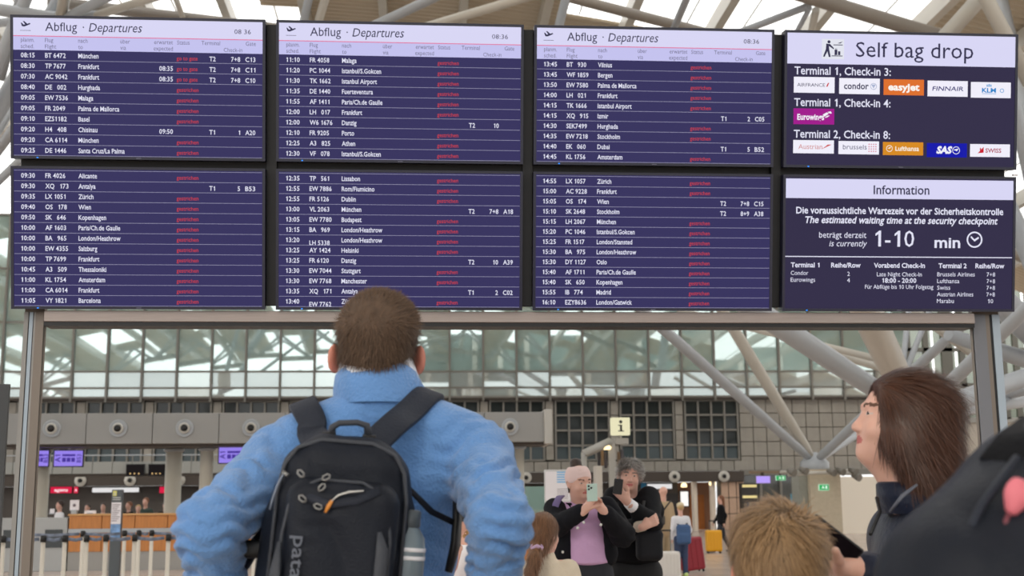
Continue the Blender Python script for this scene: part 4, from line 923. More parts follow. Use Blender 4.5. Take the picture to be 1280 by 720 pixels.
def wrap_strap(par, first, n0, pts, w_, m=M_nylon2):
    q = [snapv(*a) for a in pts]; P_ = first+[a for a, b in q]; N_ = n0+[b for a, b in q]
    # subdivide and smooth
    for _ in range(2):
        P2_, N2_ = [P_[0]], [N_[0]]
        for a in range(len(P_)-1): P2_ += [P_[a].lerp(P_[a+1], .25), P_[a].lerp(P_[a+1], .75)]; N2_ += [N_[a].lerp(N_[a+1], .25), N_[a].lerp(N_[a+1], .75)]
        P_, N_ = P2_+[P_[-1]], N2_+[N_[-1]]
    return MB().ribbon(P_, w_, N_, .005).build('shoulder_strap', m, par, True)
wrap_strap(pk, [p(406, 558, 2.40)], [Vector((0, -1, .15))], [(398, 540), (390, 525), (384, 513), (380, 500, .05), (378, 500, .11), (380, 525, .18)], .056)
wrap_strap(pk, [p(466, 556, 2.40), p(480, 542, 2.425), p(496, 527, 2.445)], [Vector((0, -1, .15)), Vector((0, -1, .25)), Vector((0, -1, .4))], [(517, 511), (532, 500, .05), (540, 500, .11), (536, 525, .18)], .054)
strap(pk, [p(338, 656, 2.40), p(322, 678, 2.42), p(303, 706, 2.46), p(296, 724, 2.52)], [.018, .026, .030, .028], [(-.4, -1, .2)]*4, M_nylon, .004, 'lower_strap')
S = SDF(.01); S.box(PM.inverted() @ p(314, 686, 2.39), (.024, .012, .016), .008).cone(PM.inverted() @ p(305, 690, 2.39), PM.inverted() @ p(328, 684, 2.39), .010, .013); V, Fq = S.mesh(.004); npmesh('strap_buckle', V, Fq, M_black, pk)
strap(pk, [p(500, 600, 2.40), p(540, 640, 2.45), p(571, 655, 2.50)], [.01, .012, .012], [(.2, -1, 0)]*3, M_nylon, .002, 'lower_strap')
MB().ribbon([p(570, 600, 2.55), p(571, 650, 2.50), p(569, 680, 2.49), p(560, 715, 2.48)], [.012, .024, .026, .014], [(.9, -.5, 0)]*4, .004).build('side_strap', M_black, pk, True)
# ---- boy, back of head
YB = 2.2; HBy = PT(973, 722, YB); root = person('person', (HBy.x, YB, 0), 'boy with tousled light brown hair in front of the woman in navy, facing the boards')
S = SDF(.02); Rb = Rm(-.1, .02); Tb = head_sdf(S, HBy, Rb, .97)
hb = HBy.z-.20; S.cone(HBy+Vector((0, -.01, -.05)), HBy+Vector((0, -.01, -.15)), .05, .05, k=.03)
S.cone((HBy.x-.12, YB, hb), (HBy.x+.12, YB, hb), .045, .045); S.cone((HBy.x, YB, hb-.05), (HBy.x, YB, hb-.45), .12, .12, sq=(1, .65, 1))
hl, hr = Vector((HBy.x-.08, YB, hb-.50)), Vector((HBy.x+.08, YB, hb-.50)); legs(S, hl, hr, r=(.07, .05, .035))
for q in (-1, 1):
    S.chain([(HBy.x+q*.15, YB, hb), (HBy.x+q*.19, YB, hb-.26), (HBy.x+q*.17, YB+.08, hb-.46)], [.04, .033, .024]); hand_sdf(S, (HBy.x+q*.17, YB+.08, hb-.46), (0, .2, -1), (-q, 0, 0), (0, 1, 0), .85)
solid('body', S, M_skinr, root, .014, zones=[((HBy.x-.11, 2.05, HBy.z-.15), (HBy.x+.11, 2.35, HBy.z+.15), .005)])
S = SDF(.03); S.cone((HBy.x-.12, YB, hb-.005), (HBy.x+.12, YB, hb-.005), .06, .06); S.cone((HBy.x, YB, hb-.08), (HBy.x, YB, hb-.50), .155, .15, sq=(1, .68, 1))
for q in (-1, 1): S.chain([(HBy.x+q*.15, YB, hb), (HBy.x+q*.19, YB, hb-.26), (HBy.x+q*.17, YB+.08, hb-.44)], [.06, .052, .042])
solid('sweater', S, mat('green_grey_sweater', (88, 96, 92), .9), root, .014)
S = SDF(.03); S.cone((HBy.x-.04, YB, hb-.50), (HBy.x+.04, YB, hb-.50), .12, .12, sq=(1, .8, 1)); legs(S, hl, hr, r=(.09, .07, .06)); solid('trousers', S, M_jeans, root, .018); shoes(root, hl, hr)
S = SDF(.02); Tq = lambda x, y, z: v3(HBy)+Rb @ np.array([x, y, z])
S.ell(Tq(0, -.014, .040), (.080, .100, .092), Rb, k=.02).ell(Tq(0, -.045, -.025), (.066, .062, .060), Rb, k=.03).ell(Tq(0, .105, -.035), (.09, .07, .085), Rb, k=.01, sub=True)
for q in (-1, 1): S.ell(Tq(q*.083, .004, -.022), (.018, .026, .036), Rb, k=.008, sub=True)
ho, V, Fq = solid('hair', S, mat('light_brown_scalp', (104, 84, 62), .9, var=.3, vscale=70, stretch=(1, 1, .2)), root, .006)
cr_ = Tq(.012, -.055, .095)
def dboy(P):
    r = P-cr_; L = (P-v3(HBy)) @ Rb; D = r/(np.linalg.norm(r, axis=1)[:, None]+.02); N = (P-Tq(0, -.01, .02)); N /= np.linalg.norm(N, axis=1)[:, None]
    D = D-N*(D*N).sum(1)[:, None]; D += np.cross(N, D)*.45; w_ = np.sin(L[:, 0]*70+L[:, 2]*20)*.22; D[:, 0] += w_; D[:, 2] -= .45*np.clip((.09-L[:, 2])/.05, 0, 1); return D
strands('hair_strands', V, Fq, mat('light_brown_hair', (156, 126, 92), .5, attr='tone', spec=.3), ho, 17000, .046, .0018, dboy, seg=5, lift=.05, tone=.36, seed=5, off=-.003, tan=1, jt=.10)
# ---- woman in profile, long brown hair
YW = 2.75; HW = PT(1125, 532, YW); root = person('person', (HW.x+.04, YW, 0), 'woman in profile with sleek brown hair and navy jacket, looking up at the boards')
Rw = Rm(1.50, .20); S = SDF(.02); Tw = head_sdf(S, HW, Rw, .93, ears=False, nose=.98)
nbw = PT(1147, 628, YW); S.cone(Tw(0, -.02, -.045), nbw, .051, .058, k=.03); S.cone(Tw(0, .035, -.085), nbw+Vector((-.03, 0, .03)), .030, .045, k=.035)
sz = nbw.z-.06; cx = nbw.x+.03
S.cone((cx, YW-.14, sz), (cx, YW+.14, sz), .05, .05); S.cone((cx, YW, sz-.1), (cx, YW, sz-.45), .12, .13, sq=(.65, 1, 1))
hl, hr = Vector((cx, YW-.09, sz-.55)), Vector((cx, YW+.09, sz-.55)); legs(S, hl, hr, r=(.08, .055, .04))
wr = PT(1066, 712, 2.42)
S.chain([(cx, YW-.17, sz-.01), (cx-.02, YW-.26, sz-.28), wr], [.045, .038, .027]); S.chain([(cx, YW+.17, sz-.01), (cx+.02, YW+.2, sz-.3), (cx-.1, YW+.1, sz-.48)], [.045, .038, .027])
hand_sdf(S, (cx-.1, YW+.1, sz-.48), (-.4, -.2, -1), (-1, 0, .3), (0, -1, 0), .9)
# hand holding the phone: palm up-left, fingers behind, thumb over the edge
hand_sdf(S, wr, (-.88, .20, .32), (.10, -.55, .80), (-.1, -.85, -.3), 1.0, curl=(.55, .75, .5), thumb=(.35, .45, .85), tcurl=.25)
zw = [((HW.x-.13, 2.6, HW.z-.16), (HW.x+.12, 2.9, HW.z+.13), .0045), ((wr.x-.15, wr.y-.09, wr.z-.07), (wr.x+.05, wr.y+.12, wr.z+.13), .0045)]
solid('body', S, M_skin, root, .016, zones=zw, mats=facem(mat('brown_brow', (96, 66, 50), .7)), cls=face_cls(HW, Rw, .93))
S = SDF(.04)
S.cone((cx, YW-.14, sz-.02), (cx, YW+.14, sz-.02), .085, .085); S.cone((cx+.01, YW, sz-.12), (cx, YW, sz-.60), .195, .19, sq=(.72, 1, 1))
S.chain([(cx-.01, YW-.17, sz-.03), (cx-.03, YW-.25, sz-.28), Vector(wr)+Vector((.035, .01, -.012))], [.085, .072, .048]); S.chain([(cx, YW+.17, sz-.03), (cx+.02, YW+.2, sz-.3), (cx-.1, YW+.1, sz-.46)], [.08, .07, .05])
solid('jacket', S, M_navy, root, .009, fold=[((cx-.08, YW-.2, sz-.1), .2, (.3, 0, 1), .055, .010, 1), ((cx-.08, YW-.22, sz-.3), .2, (.2, .1, 1), .05, .012, 3)])
collar(root, PT(1150, 642, YW), PT(1138, 602, YW), .088, .078, M_navy, 'collar', .014, sq=.9, tilt=0)
MB().ribbon([PT(1112, 640, 2.55), PT(1128, 620, 2.52), PT(1146, 606, 2.54)], [.005, .009, .005], [(-.3, -1, .6)]*3, .001).build('grey_piping', mat('grey_piping', (84, 88, 100), .5), root, True)
MB().tube([PT(1096, 622, 2.70), PT(1100, 640, 2.66), PT(1088, 668, 2.60)], .004, 6).build('jacket_zip', M_black, root, True)
S = SDF(.03); S.cone((cx, YW-.05, sz-.56), (cx, YW+.05, sz-.56), .13, .13); legs(S, hl, hr, r=(.11, .08, .07)); solid('trousers', S, M_jeans, root, .02)
for h in (hl, hr): S = SDF(.03); S.cone((h.x+.03, h.y, .055), (h.x-.13, h.y, .042), .048, .04); solid('shoe', S, M_shoe, root, .014)
# hair mass
S = SDF(.03); tw = lambda x, y, z: v3(HW)+Rw @ (np.array([x, y, z])*.93)
S.ell(tw(0, -.020, .045), (.086, .102, .088), Rw, k=.02)
P2 = lambda x, y, Y=YW: v3(PT(x, y, Y))
S.ell(P2(1138, 541), (.088, .088, .114), k=.05).ell(P2(1150, 564), (.074, .076, .082), k=.05)
S.cone(P2(1128, 545, YW-.045), P2(1150, 592, YW-.04), .048, .042).cone(P2(1128, 545, YW+.045), P2(1150, 592, YW+.04), .048, .042).cone(P2(1162, 555), P2(1158, 592), .045, .04)
S.ell(tw(0, .126, -.005), (.088, .062, .105), Rw, k=.012, sub=True); S.ell(tw(0, .075, -.105), (.10, .062, .06), Rw, k=.02, sub=True)
ho, V, Fq = solid('hair', S, mat('brown_hair_mass', (70, 44, 30), .45, var=.25, vscale=50, stretch=(1, 1, .15), spec=.5), root, .007)
def dwom(P):
    D = np.zeros_like(P); L = (P-v3(HW)); t = np.clip((L[:, 2]-.02)/.10, 0, 1); D[:, 2] = -1+.55*t; D[:, 0] = .35+.75*t-.5*np.clip(L[:, 0]-.06, 0, 1)*8*(1-t); D[:, 1] = np.sign(L[:, 1])*.25*t; return D
strands('hair_strands', V, Fq, mat('brown_hair', (78, 48, 33), .42, attr='tone', spec=.4), ho, 26000, .085, .0016, dwom, seg=6, lift=.03, tone=.26, seed=8, off=-.001, rng=(.4, 1.1), tan=1)
ph = empty('smartphone', PT(1036, 681, 2.40), 'dark smartphone held up by the woman in the navy jacket', 'phone')
ph.rotation_euler = (.5, .62, .2); MB().cbox((-.062, -.004, -.034), (.062, .004, .034), .003).build('phone_body', M_black, ph)
MB().box((-.057, -.0045, -.031), (.057, -.004, .031)).build('phone_screen', mat('dark_screen', (24, 20, 24), .1), ph); MB().lathe([(.006, 0), (.006, .003)], 12, Matrix.Translation((.055, .006, .02)) @ Matrix.Rotation(math.pi/2, 4, 'X')).build('camera_lens', M_black, ph)
# ---- person at far right with big dark backpack, out of focus
YK = 1.62; kx = PT(1440, 560, YK).x
root = person('person', (kx, YK, 0), 'person in dark coat cropped by the right edge, wearing the big black backpack')
S = SDF(.02); Hk = Vector((kx+.04, YK, 1.67)); head_sdf(S, Hk, Rm(-.3, .1), 1.0); S.cone(Hk+Vector((0, 0, -.04)), (kx+.03, YK, 1.54), .055, .06)
S.cone((kx-.14, YK, 1.48), (kx+.16, YK, 1.48), .05, .05); S.cone((kx, YK, 1.4), (kx, YK, 1.0), .13, .14, sq=(1, .65, 1)); hl, hr = Vector((kx-.09, YK, .95)), Vector((kx+.09, YK, .95)); legs(S, hl, hr, r=(.08, .055, .04))
for q in (-1, 1): S.chain([(kx+q*.18, YK, 1.47), (kx+q*.22, YK+.03, 1.18), (kx+q*.20, YK+.12, .95)], [.045, .04, .028]); hand_sdf(S, (kx+q*.20, YK+.12, .95), (0, .2, -1), (-q, 0, 0), (0, 1, 0))
solid('body', S, M_skin, root, .014)
S = SDF(.02); S.ell(Hk+Vector((0, -.015, .045)), (.085, .10, .09)).ell(Hk+Vector((0, -.045, -.01)), (.07, .065, .06)); solid('hair', S, M_hairc, root, .01)
S = SDF(.04); S.cone((kx-.14, YK, 1.46), (kx+.16, YK, 1.46), .08, .08); S.cone((kx+.03, YK, 1.50), (kx+.03, YK, 1.54), .085, .065); S.cone((kx, YK, 1.38), (kx, YK, .9), .19, .19, sq=(1, .7, 1))
for q in (-1, 1): S.chain([(kx+q*.18, YK, 1.45), (kx+q*.22, YK+.03, 1.18), (kx+q*.20, YK+.12, .98)], [.075, .066, .05])
solid('coat', S, M_blackcloth, root, .012); S = SDF(.03); legs(S, hl, hr, r=(.105, .08, .07)); solid('trousers', S, M_jeans, root, .02); shoes(root, hl, hr)
bpk = empty('backpack', PT(1235, 720, 1.38), 'big out-of-focus black backpack with a pink tag at the right edge', 'backpack')
q = lambda x, y, Y: v3(PT(x+10, y+24, Y)); L = v3(wm(bpk).translation)
S = SDF(.05)
S.cone(q(1262, 615, 1.40), q(1212, 730, 1.34), .075, .095).cone(q(1212, 730, 1.34), q(1215, 860, 1.34), .105, .12); S.cone(q(1330, 590, 1.42), q(1330, 860, 1.40), .10, .13); S.ell(q(1290, 640, 1.40), (.08, .08, .085)); S.cone(q(1278, 700, 1.36), q(1275, 880, 1.34), .11, .13)
solid('main_bag', S, M_nylon, bpk, .010, fold=[(q(1200, 680, 1.3), .15, (1, 0, .5), .09, .008, 2), (q(1260, 640, 1.3), .12, (1, 0, -.7), .07, .008, 3)])
MB().tube([q(1262, 548, 1.31), q(1216, 610, 1.285), q(1178, 690, 1.27), q(1160, 760, 1.27)], .005, 6).build('seam_piping', M_nylon2, bpk, True)
MB().ribbon([q(1268, 600, 1.29), q(1242, 650, 1.275), q(1222, 720, 1.265)], .02, [(-.2, -1, .2)]*3, .003).build('compression_strap', M_nylon2, bpk, True)
MB().ribbon([q(1240, 560, 1.36), q(1262, 532, 1.37), q(1292, 508, 1.40)], .05, [(-.5, -.5, .7)]*3, .006).build('shoulder_strap', M_blackcloth, bpk, True)
MB().ribbon([q(1258, 528, 1.40), q(1272, 516, 1.41), q(1296, 506, 1.44)], .02, [(-.4, -.3, .8)]*3, .007).build('blue_edge', mat('bright_blue_edge', (40, 110, 200), .5), bpk, True)
S = SDF(.012); S.ell(q(1262, 590, 1.27), (.012, .008, .016)).cone(q(1260, 598, 1.27), q(1256, 612, 1.27), .010, .008); solid('pink_tag', S, mat('pink_tag', (222, 120, 132), .6), bpk, .004)
MB().tube([q(1254, 608, 1.272), q(1247, 630, 1.268), q(1244, 660, 1.262)], .0028, 6).build('tag_cord', mat('dull_red_cord', (120, 60, 70), .6), bpk, True)
# ---- arm of another traveller: dark puffer sleeve between the woman and the big pack
# ------------------------------------------------------------ people, middle distance
M_denim = mat('black_denim', (20, 21, 26), .8, spec=.15, var=.15, bump=.2, bscale=90)
M_lilac = mat('lilac_sweatshirt', (204, 164, 204), .85, var=.05, bump=.15, bscale=60)
M_coat = mat('black_wool_coat', (17, 18, 22), .75, spec=.15, var=.12)
M_cream = mat('cream_sweater', (214, 202, 182), .9, var=.05, bump=.3, bscale=90)
Y8 = 8.4; p = lambda x, y, Y=Y8: PT(x, y, Y)
def torso_body(S, nk, cx, cy, sw, hz):
    S.cone((cx-sw+.05, cy, nk.z-.06), (cx+sw-.05, cy, nk.z-.06), .045, .045); S.cone((cx, cy, nk.z-.16), (cx, cy, hz), sw*.62, sw*.62, sq=(1, .7, 1))
# woman with the pink headband
HQ = p(724, 604); root = person('person', (HQ.x, Y8, 0), 'smiling woman in pink headband, black denim jacket and lilac sweatshirt holding up a phone')
Rq = Rm(math.pi+.38, -.12, .05); S = SDF(.02); T = head_sdf(S, HQ, Rq, .98); nk = HQ+Vector((.02, .02, -.13))
S.cone(HQ+Vector((-.01, .01, -.05)), nk+Vector((0, 0, -.06)), .056, .06, k=.03)
cx, cy = p(727, 650).x, Y8+.03; torso_body(S, nk, cx, cy, .19, .98)
hl, hr = Vector((cx-.09, cy, .96)), Vector((cx+.09, cy, .96)); legs(S, hl, hr, r=(.09, .06, .04))
s1, e1, w1 = p(693, 636, Y8), p(697, 657, Y8-.15), p(731, 637, Y8-.36)
s2, e2, w2 = p(758, 634, Y8), p(778, 668, Y8-.12), p(754, 638, Y8-.34)
S.chain([s1, e1, w1], [.045, .04, .028]); S.chain([s2, e2, w2], [.045, .04, .028])
hand_sdf(S, w1, (.6, .05, .8), (.6, .3, .1), (.1, -1, .3), .95, curl=(.7, .9, .6), thumb=(.7, .4, .5)); hand_sdf(S, w2, (-.75, .05, .75), (-.5, .5, .1), (.1, -.6, 1), .95, curl=(.9, 1.0, .6), thumb=(.7, .4, .4))
solid('body', S, M_skin, root, .018, zones=[((cx-.12, Y8-.45, 1.36), (cx+.22, Y8+.10, 1.80), .006)], mats=facem(mat('brown_brow', (96, 66, 50), .7)), cls=face_cls(HQ, Rq, .98))
S = SDF(.03); S.cone((cx-.12, cy, nk.z-.08), (cx+.12, cy, nk.z-.08), .085, .085); S.cone((cx+.01, cy-.01, nk.z-.16), (cx+.02, cy-.02, 1.07), .155, .168, sq=(1, .74, .2)); S.cone(nk+Vector((0, 0, -.05)), nk+Vector((0, 0, -.02)), .068, .062)
solid('sweatshirt', S, M_lilac, root, .012, fold=[((cx, cy-.1, 1.2), .15, (.2, 0, 1), .08, .006, 1)])
S = SDF(.03); S.cone((cx-.16, cy, nk.z-.09), (cx+.15, cy, nk.z-.09), .082, .082)
S.cone((cx-.135, cy-.005, nk.z-.18), (cx-.13, cy-.01, 1.04), .10, .105, sq=(.85, 1.18, 1)); S.cone((cx+.165, cy+.01, nk.z-.18), (cx+.175, cy, 1.12), .085, .09, sq=(.8, 1.1, 1))
S.chain([s1, e1, w1.lerp(e1, .16)], [.074, .072, .056]); S.chain([s2, e2, w2.lerp(e2, .16)], [.076, .082, .060])
S.box((cx+.03, cy-.16, 1.25), (.085, .12, .34), .02, k=.01, sub=True)
solid('denim_jacket', S, M_denim, root, .011, fold=[(e1, .16, (1, 0, .3), .06, .010, 1), (e2, .18, (.4, 0, 1), .06, .012, 3)])
collar(root, nk+Vector((-.005, .02, -.06)), nk+Vector((-.02, .02, .00)), .105, .105, M_denim, 'jacket_collar', .012, a0=-.9, a1=math.pi+.9)
for a_, b_ in (((729.5, 653), -.47), ((751, 656), -.44), ((703.5, 690), -.14), ((722, 660), -.46)):
    MB().lathe([(.009, 0), (.009, .006)], 10, Matrix.Translation(PT(a_[0], a_[1], Y8+b_)) @ Matrix.Rotation(math.pi/2, 4, 'X')).build('jacket_button', mat('pale_button', (220, 220, 216), .3), root, True)
MB().ribbon([p(693, 640, Y8-.10), p(695, 630, Y8-.09), p(699, 622, Y8-.03), p(702, 620, Y8+.03)], .045, [(-.3, -1, .3), (-.2, -1, .5), (0, -.6, 1), (0, 0, 1)], .004).build('lilac_strap', mat('lilac_strap', (112, 98, 142), .7), root, True)
S = SDF(.03); S.cone((cx-.04, cy, 1.0), (cx+.06, cy, 1.0), .15, .15, sq=(1, .8, 1)); legs(S, hl, hr, r=(.12, .085, .07)); solid('trousers', S, M_jeans, root, .02); shoes(root, hl, hr, -1)
S = SDF(.012); tq = lambda x, y, z: v3(HQ)+Rq @ (np.array([x, y, z])*.98)
S.ell(tq(0, -.018, .040), (.086, .104, .098), Rq); S.ell(tq(0, .03, -.075), (.12, .14, .093), Rq, sub=True); S.ell(tq(0, -.05, .155), (.10, .10, .05), Rq, sub=True)
solid('headband', S, mat('pale_pink_headband', (226, 200, 196), .85), root, .008, fold=[(tq(0, .08, .07), .08, (0, 0, 1), .03, .004, 2)])
S = SDF(.02); S.ell(tq(0, -.030, .030), (.080, .088, .092), Rq); S.ell(tq(.0, -.05, .135), (.042, .040, .034), Rq); S.cone(tq(.075, -.02, 0), tq(.080, .0, -.06), .012, .008)
solid('hair', S, mat('dark_brown_hair', (58, 44, 38), .5, var=.3, vscale=60), root, .010)
ph = empty('smartphone', PT(740, 612, Y8-.43), 'pale mint smartphone held by the woman with the pink headband', 'phone'); ph.rotation_euler = (.15, -.05, .1)
MB().cbox((-.035, -.004, -.075), (.035, .004, .038), .003).build('phone_body', mat('mint_phone', (190, 216, 206), .25), ph)
for dx, dz in ((-.022, .024), (-.006, .012), (-.022, .004)): MB().lathe([(.0065, 0), (.0065, .003)], 12, Matrix.Translation((dx, -.004, dz)) @ Matrix.Rotation(math.pi/2, 4, 'X')).build('camera_lens', M_black, ph)
# grey-haired man
HG = p(787, 596, 8.95); Y9 = 8.95; root = person('person', (HG.x, Y9, 0), 'grey-haired man in black coat with arms folded, taking a picture beside the headband woman')
p9 = lambda x, y, Y=Y9: PT(x, y, Y)
Rg = Rm(math.pi-.12, -.05, -.10); S = SDF(.02); T = head_sdf(S, HG, Rg, .98, eo=.004); nk = HG+Vector((0, .02, -.13))
S.cone(HG+Vector((0, .01, -.05)), nk+Vector((0, 0, -.06)), .056, .06, k=.03)
cx, cy = p9(792, 650).x, Y9+.02; torso_body(S, nk, cx, cy, .20, 1.0); hl, hr = Vector((cx-.09, cy, .96)), Vector((cx+.09, cy, .96)); legs(S, hl, hr, r=(.09, .06, .04))
s1, e1, w1 = p9(769, 622), p9(764, 662, Y9-.10), p9(806, 657, Y9-.34)
s2, e2, w2 = p9(811, 622), p9(814, 655, Y9-.22), p9(784, 627, Y9-.36)
S.chain([s1, e1, w1], [.05, .042, .028]); S.chain([s2, e2, w2], [.05, .042, .028])
hand_sdf(S, w1, (1, .35, .45), (.3, .9, .2), (.1, -.4, 1), 1.0, curl=(.5, .7, .5)); hand_sdf(S, w2, (-.72, 0, .85), (-.2, .9, .2), (.5, -.2, .9), 1.0, curl=(.8, 1.0, .6), thumb=(.6, .6, .2))
solid('body', S, M_skin, root, .018, zones=[((cx-.17, Y9-.45, 1.28), (cx+.18, Y9+.12, 1.80), .006)], mats=facem(mat('grey_brow', (110, 104, 98), .7)), cls=face_cls(HG, Rg, .98))
S = SDF(.03); S.cone((cx-.14, cy, nk.z-.115), (cx+.14, cy, nk.z-.115), .09, .09); S.cone((cx, cy, nk.z-.18), (cx, cy, 1.16), .175, .185, sq=(1, .72, 1)); S.cone((cx, cy, 1.16), (cx, cy, 1.06), .185, .200, sq=(1, .75, .2))
S.chain([s1, e1, w1.lerp(e1, .34)], [.085, .076, .056]); S.chain([s2, e2, w2.lerp(e2, .38)], [.085, .076, .055])
solid('coat', S, M_coat, root, .011, fold=[(e1, .18, (.4, 0, 1), .07, .010, 1), (e2, .18, (.5, 0, 1), .06, .010, 3)])
collar(root, nk+Vector((0, .02, -.09)), nk+Vector((0, .02, .005)), .105, .100, M_coat, 'coat_collar', .014, a0=-.6, a1=math.pi+.6)
collar(root, nk+Vector((0, .015, -.06)), nk+Vector((0, .01, -.005)), .074, .070, mat('beige_scarf', (206, 196, 178), .9), 'shirt_collar', .008)
MB().tube([w2.lerp(e2, .02), w2.lerp(e2, .40)], [.036, .046], 12).build('shirt_cuff', M_white, root, True); MB().tube([w1.lerp(e1, .02), w1.lerp(e1, .36)], [.036, .046], 12).build('shirt_cuff', mat('beige_cuff', (190, 176, 160), .9), root, True)
MB().ribbon([p9(769, 628, Y9-.13), p9(770, 640, Y9-.16), p9(771, 654, Y9-.20)], .045, [(0, -1, 0)]*3, .006).build('scarf_end', M_blackcloth, root, True)
S = SDF(.03); S.cone((cx-.04, cy, .95), (cx+.04, cy, .95), .14, .14, sq=(1, .8, 1)); legs(S, hl, hr, r=(.115, .085, .075)); solid('trousers', S, mat('black_trousers', (20, 20, 23), .8), root, .02); shoes(root, hl, hr, -1)
S = SDF(.02); tg = lambda x, y, z: v3(HG)+Rg @ (np.array([x, y, z])*.98)
S.ell(tg(0, -.018, .046), (.081, .101, .089), Rg).ell(tg(.01, .045, .098), (.064, .048, .032), Rg); S.ell(tg(0, .11, -.012), (.075, .07, .082), Rg, k=.01, sub=True)
for q in (-1, 1): S.ell(tg(q*.088, .004, -.02), (.02, .03, .04), Rg, k=.01, sub=True)
ho, V, Fq = solid('hair', S, mat('grey_hair_mass', (126, 122, 118), .7, var=.35, vscale=70), root, .008)
strands('hair_strands', V, Fq, mat('grey_hair', (172, 168, 164), .6, attr='tone'), ho, 4500, .034, .0030, lambda P: np.stack([np.sign(P[:, 0]-HG.x)*.6+.3, (P[:, 1]-HG.y)*8, -.4+0*P[:, 0]], 1), seg=3, lift=.6, tone=.6, seed=4)
ph = empty('smartphone', PT(773, 605, Y9-.42), 'black smartphone held close to his face by the grey-haired man', 'phone'); ph.rotation_euler = (.1, .12, .1)
MB().cbox((-.032, -.004, -.07), (.032, .004, .035), .003).build('phone_body', M_black, ph); MB().lathe([(.006, 0), (.006, .003)], 12, Matrix.Translation((-.018, -.004, .018)) @ Matrix.Rotation(math.pi/2, 4, 'X')).build('camera_lens', M_bez, ph)
bg_ = empty('shoulder_bag', p9(812, 699, Y9-.26), 'soft black shoulder bag hanging at the hip of the grey-haired man', 'bag')
S = SDF(.02); S.box((0, 0, .09), (.095, .045, .10), .04).cone((-.07, 0, .17), (.07, 0, .17), .03, .03); solid('bag_body', S, mat('black_bag_fabric', (26, 27, 32), .6, spec=.2, var=.1), bg_, .010, world=False)
MB().ribbon([(-.06, -.02, .18), (-.05, .02, .28), (-.01, .10, .40)], .02, [(-.3, -1, 0)]*3, .003).build('bag_strap', M_black, bg_)
# girl with ponytail
YG = 7.0; HL = PT(680, 669, YG); root = person('person', (HL.x, YG, 0), 'girl with long ponytail and lilac hair tie in cream sweater, looking away')
Rl = Rm(-.75, 0); S = SDF(.02); head_sdf(S, HL, Rl, .90); nk = HL+Vector((.01, -.01, -.12)); S.cone(HL+Vector((0, -.01, -.04)), nk+Vector((0, 0, -.05)), .045, .05, k=.03)
cx, cy = PT(687, 700, YG).x, YG; torso_body(S, nk, cx, cy, .14, .78); hl, hr = Vector((cx-.06, cy, .72)), Vector((cx+.06, cy, .72)); legs(S, hl, hr, r=(.07, .05, .035))
pts = []
for q in (-1, 1): pts.append([(cx+q*.11, cy, nk.z-.07), (cx+q*.17, cy, nk.z-.30), (cx+q*.15, cy+.06, nk.z-.46)]); S.chain(pts[-1], [.035, .03, .022]); hand_sdf(S, pts[-1][2], (0, .2, -1), (-q, 0, 0), (0, 1, 0), .8)
solid('body', S, M_skin, root, .016, zones=[((HL.x-.1, YG-.12, HL.z-.13), (HL.x+.1, YG+.12, HL.z+.13), .007)], mats=facem(mat('brown_brow', (96, 66, 50), .7)), cls=face_cls(HL, Rl, .9))
S = SDF(.03); S.cone((cx-.09, cy, nk.z-.08), (cx+.09, cy, nk.z-.08), .055, .055); S.cone((cx, cy, nk.z-.15), (cx, cy, .72), .125, .14, sq=(1, .75, 1)); S.cone(nk+Vector((0, 0, -.04)), nk, .055, .052)
for q in pts: S.chain([q[0], q[1], tuple(Vector(q[2]).lerp(Vector(q[1]), .12))], [.058, .052, .040])
solid('sweater', S, M_cream, root, .012, fold=[((cx, cy, nk.z-.25), .2, (.2, 0, 1), .07, .006, 1)])
S = SDF(.03); S.cone((cx-.03, cy, .72), (cx+.03, cy, .72), .11, .11); legs(S, hl, hr, r=(.085, .06, .05)); solid('trousers', S, M_jeans, root, .02); shoes(root, hl, hr)
tl_ = lambda x, y, z: v3(HL)+Rl @ (np.array([x, y, z])*.9)
S = SDF(.02); S.ell(tl_(0, -.018, .040), (.080, .100, .092), Rl).ell(tl_(0, -.05, -.03), (.06, .055, .06), Rl); S.ell(tl_(0, .105, -.03), (.09, .065, .095), Rl, k=.01, sub=True)
for q in (-1, 1): S.ell(tl_(q*.086, .006, -.02), (.02, .026, .036), Rl, k=.008, sub=True)
tie = PT(671, 684, YG-.13)
S.cone(tl_(0, -.08, -.01), tie, .035, .018).chain([tie, PT(668, 697, YG-.16), PT(664, 712, YG-.15), PT(661, 728, YG-.13)], [.018, .030, .030, .016])
ho, V, Fq = solid('hair', S, mat('girl_hair_mass', (104, 76, 56), .6, var=.35, vscale=60, stretch=(1, 1, .2)), root, .007)
strands('hair_strands', V, Fq, mat('girl_hair', (128, 92, 66), .5, attr='tone'), ho, 5000, .06, .003, lambda P: np.stack([(tie.x-P[:, 0])*3*(P[:, 2] > tie.z), -.3*(P[:, 2] > tie.z), -1+0*P[:, 0]], 1), seg=4, lift=.05, tone=.35, seed=6, tan=1)
mb = MB(); mb.tube([(.026*math.cos(a), .026*math.sin(a)*.9, .006*math.sin(a*3)) for a in [i*math.pi/6 for i in range(13)]], .012, 8); o = mb.build('hair_tie', mat('lilac_scrunchie', (186, 158, 190), .8), root, False); o.location = tie-root.location
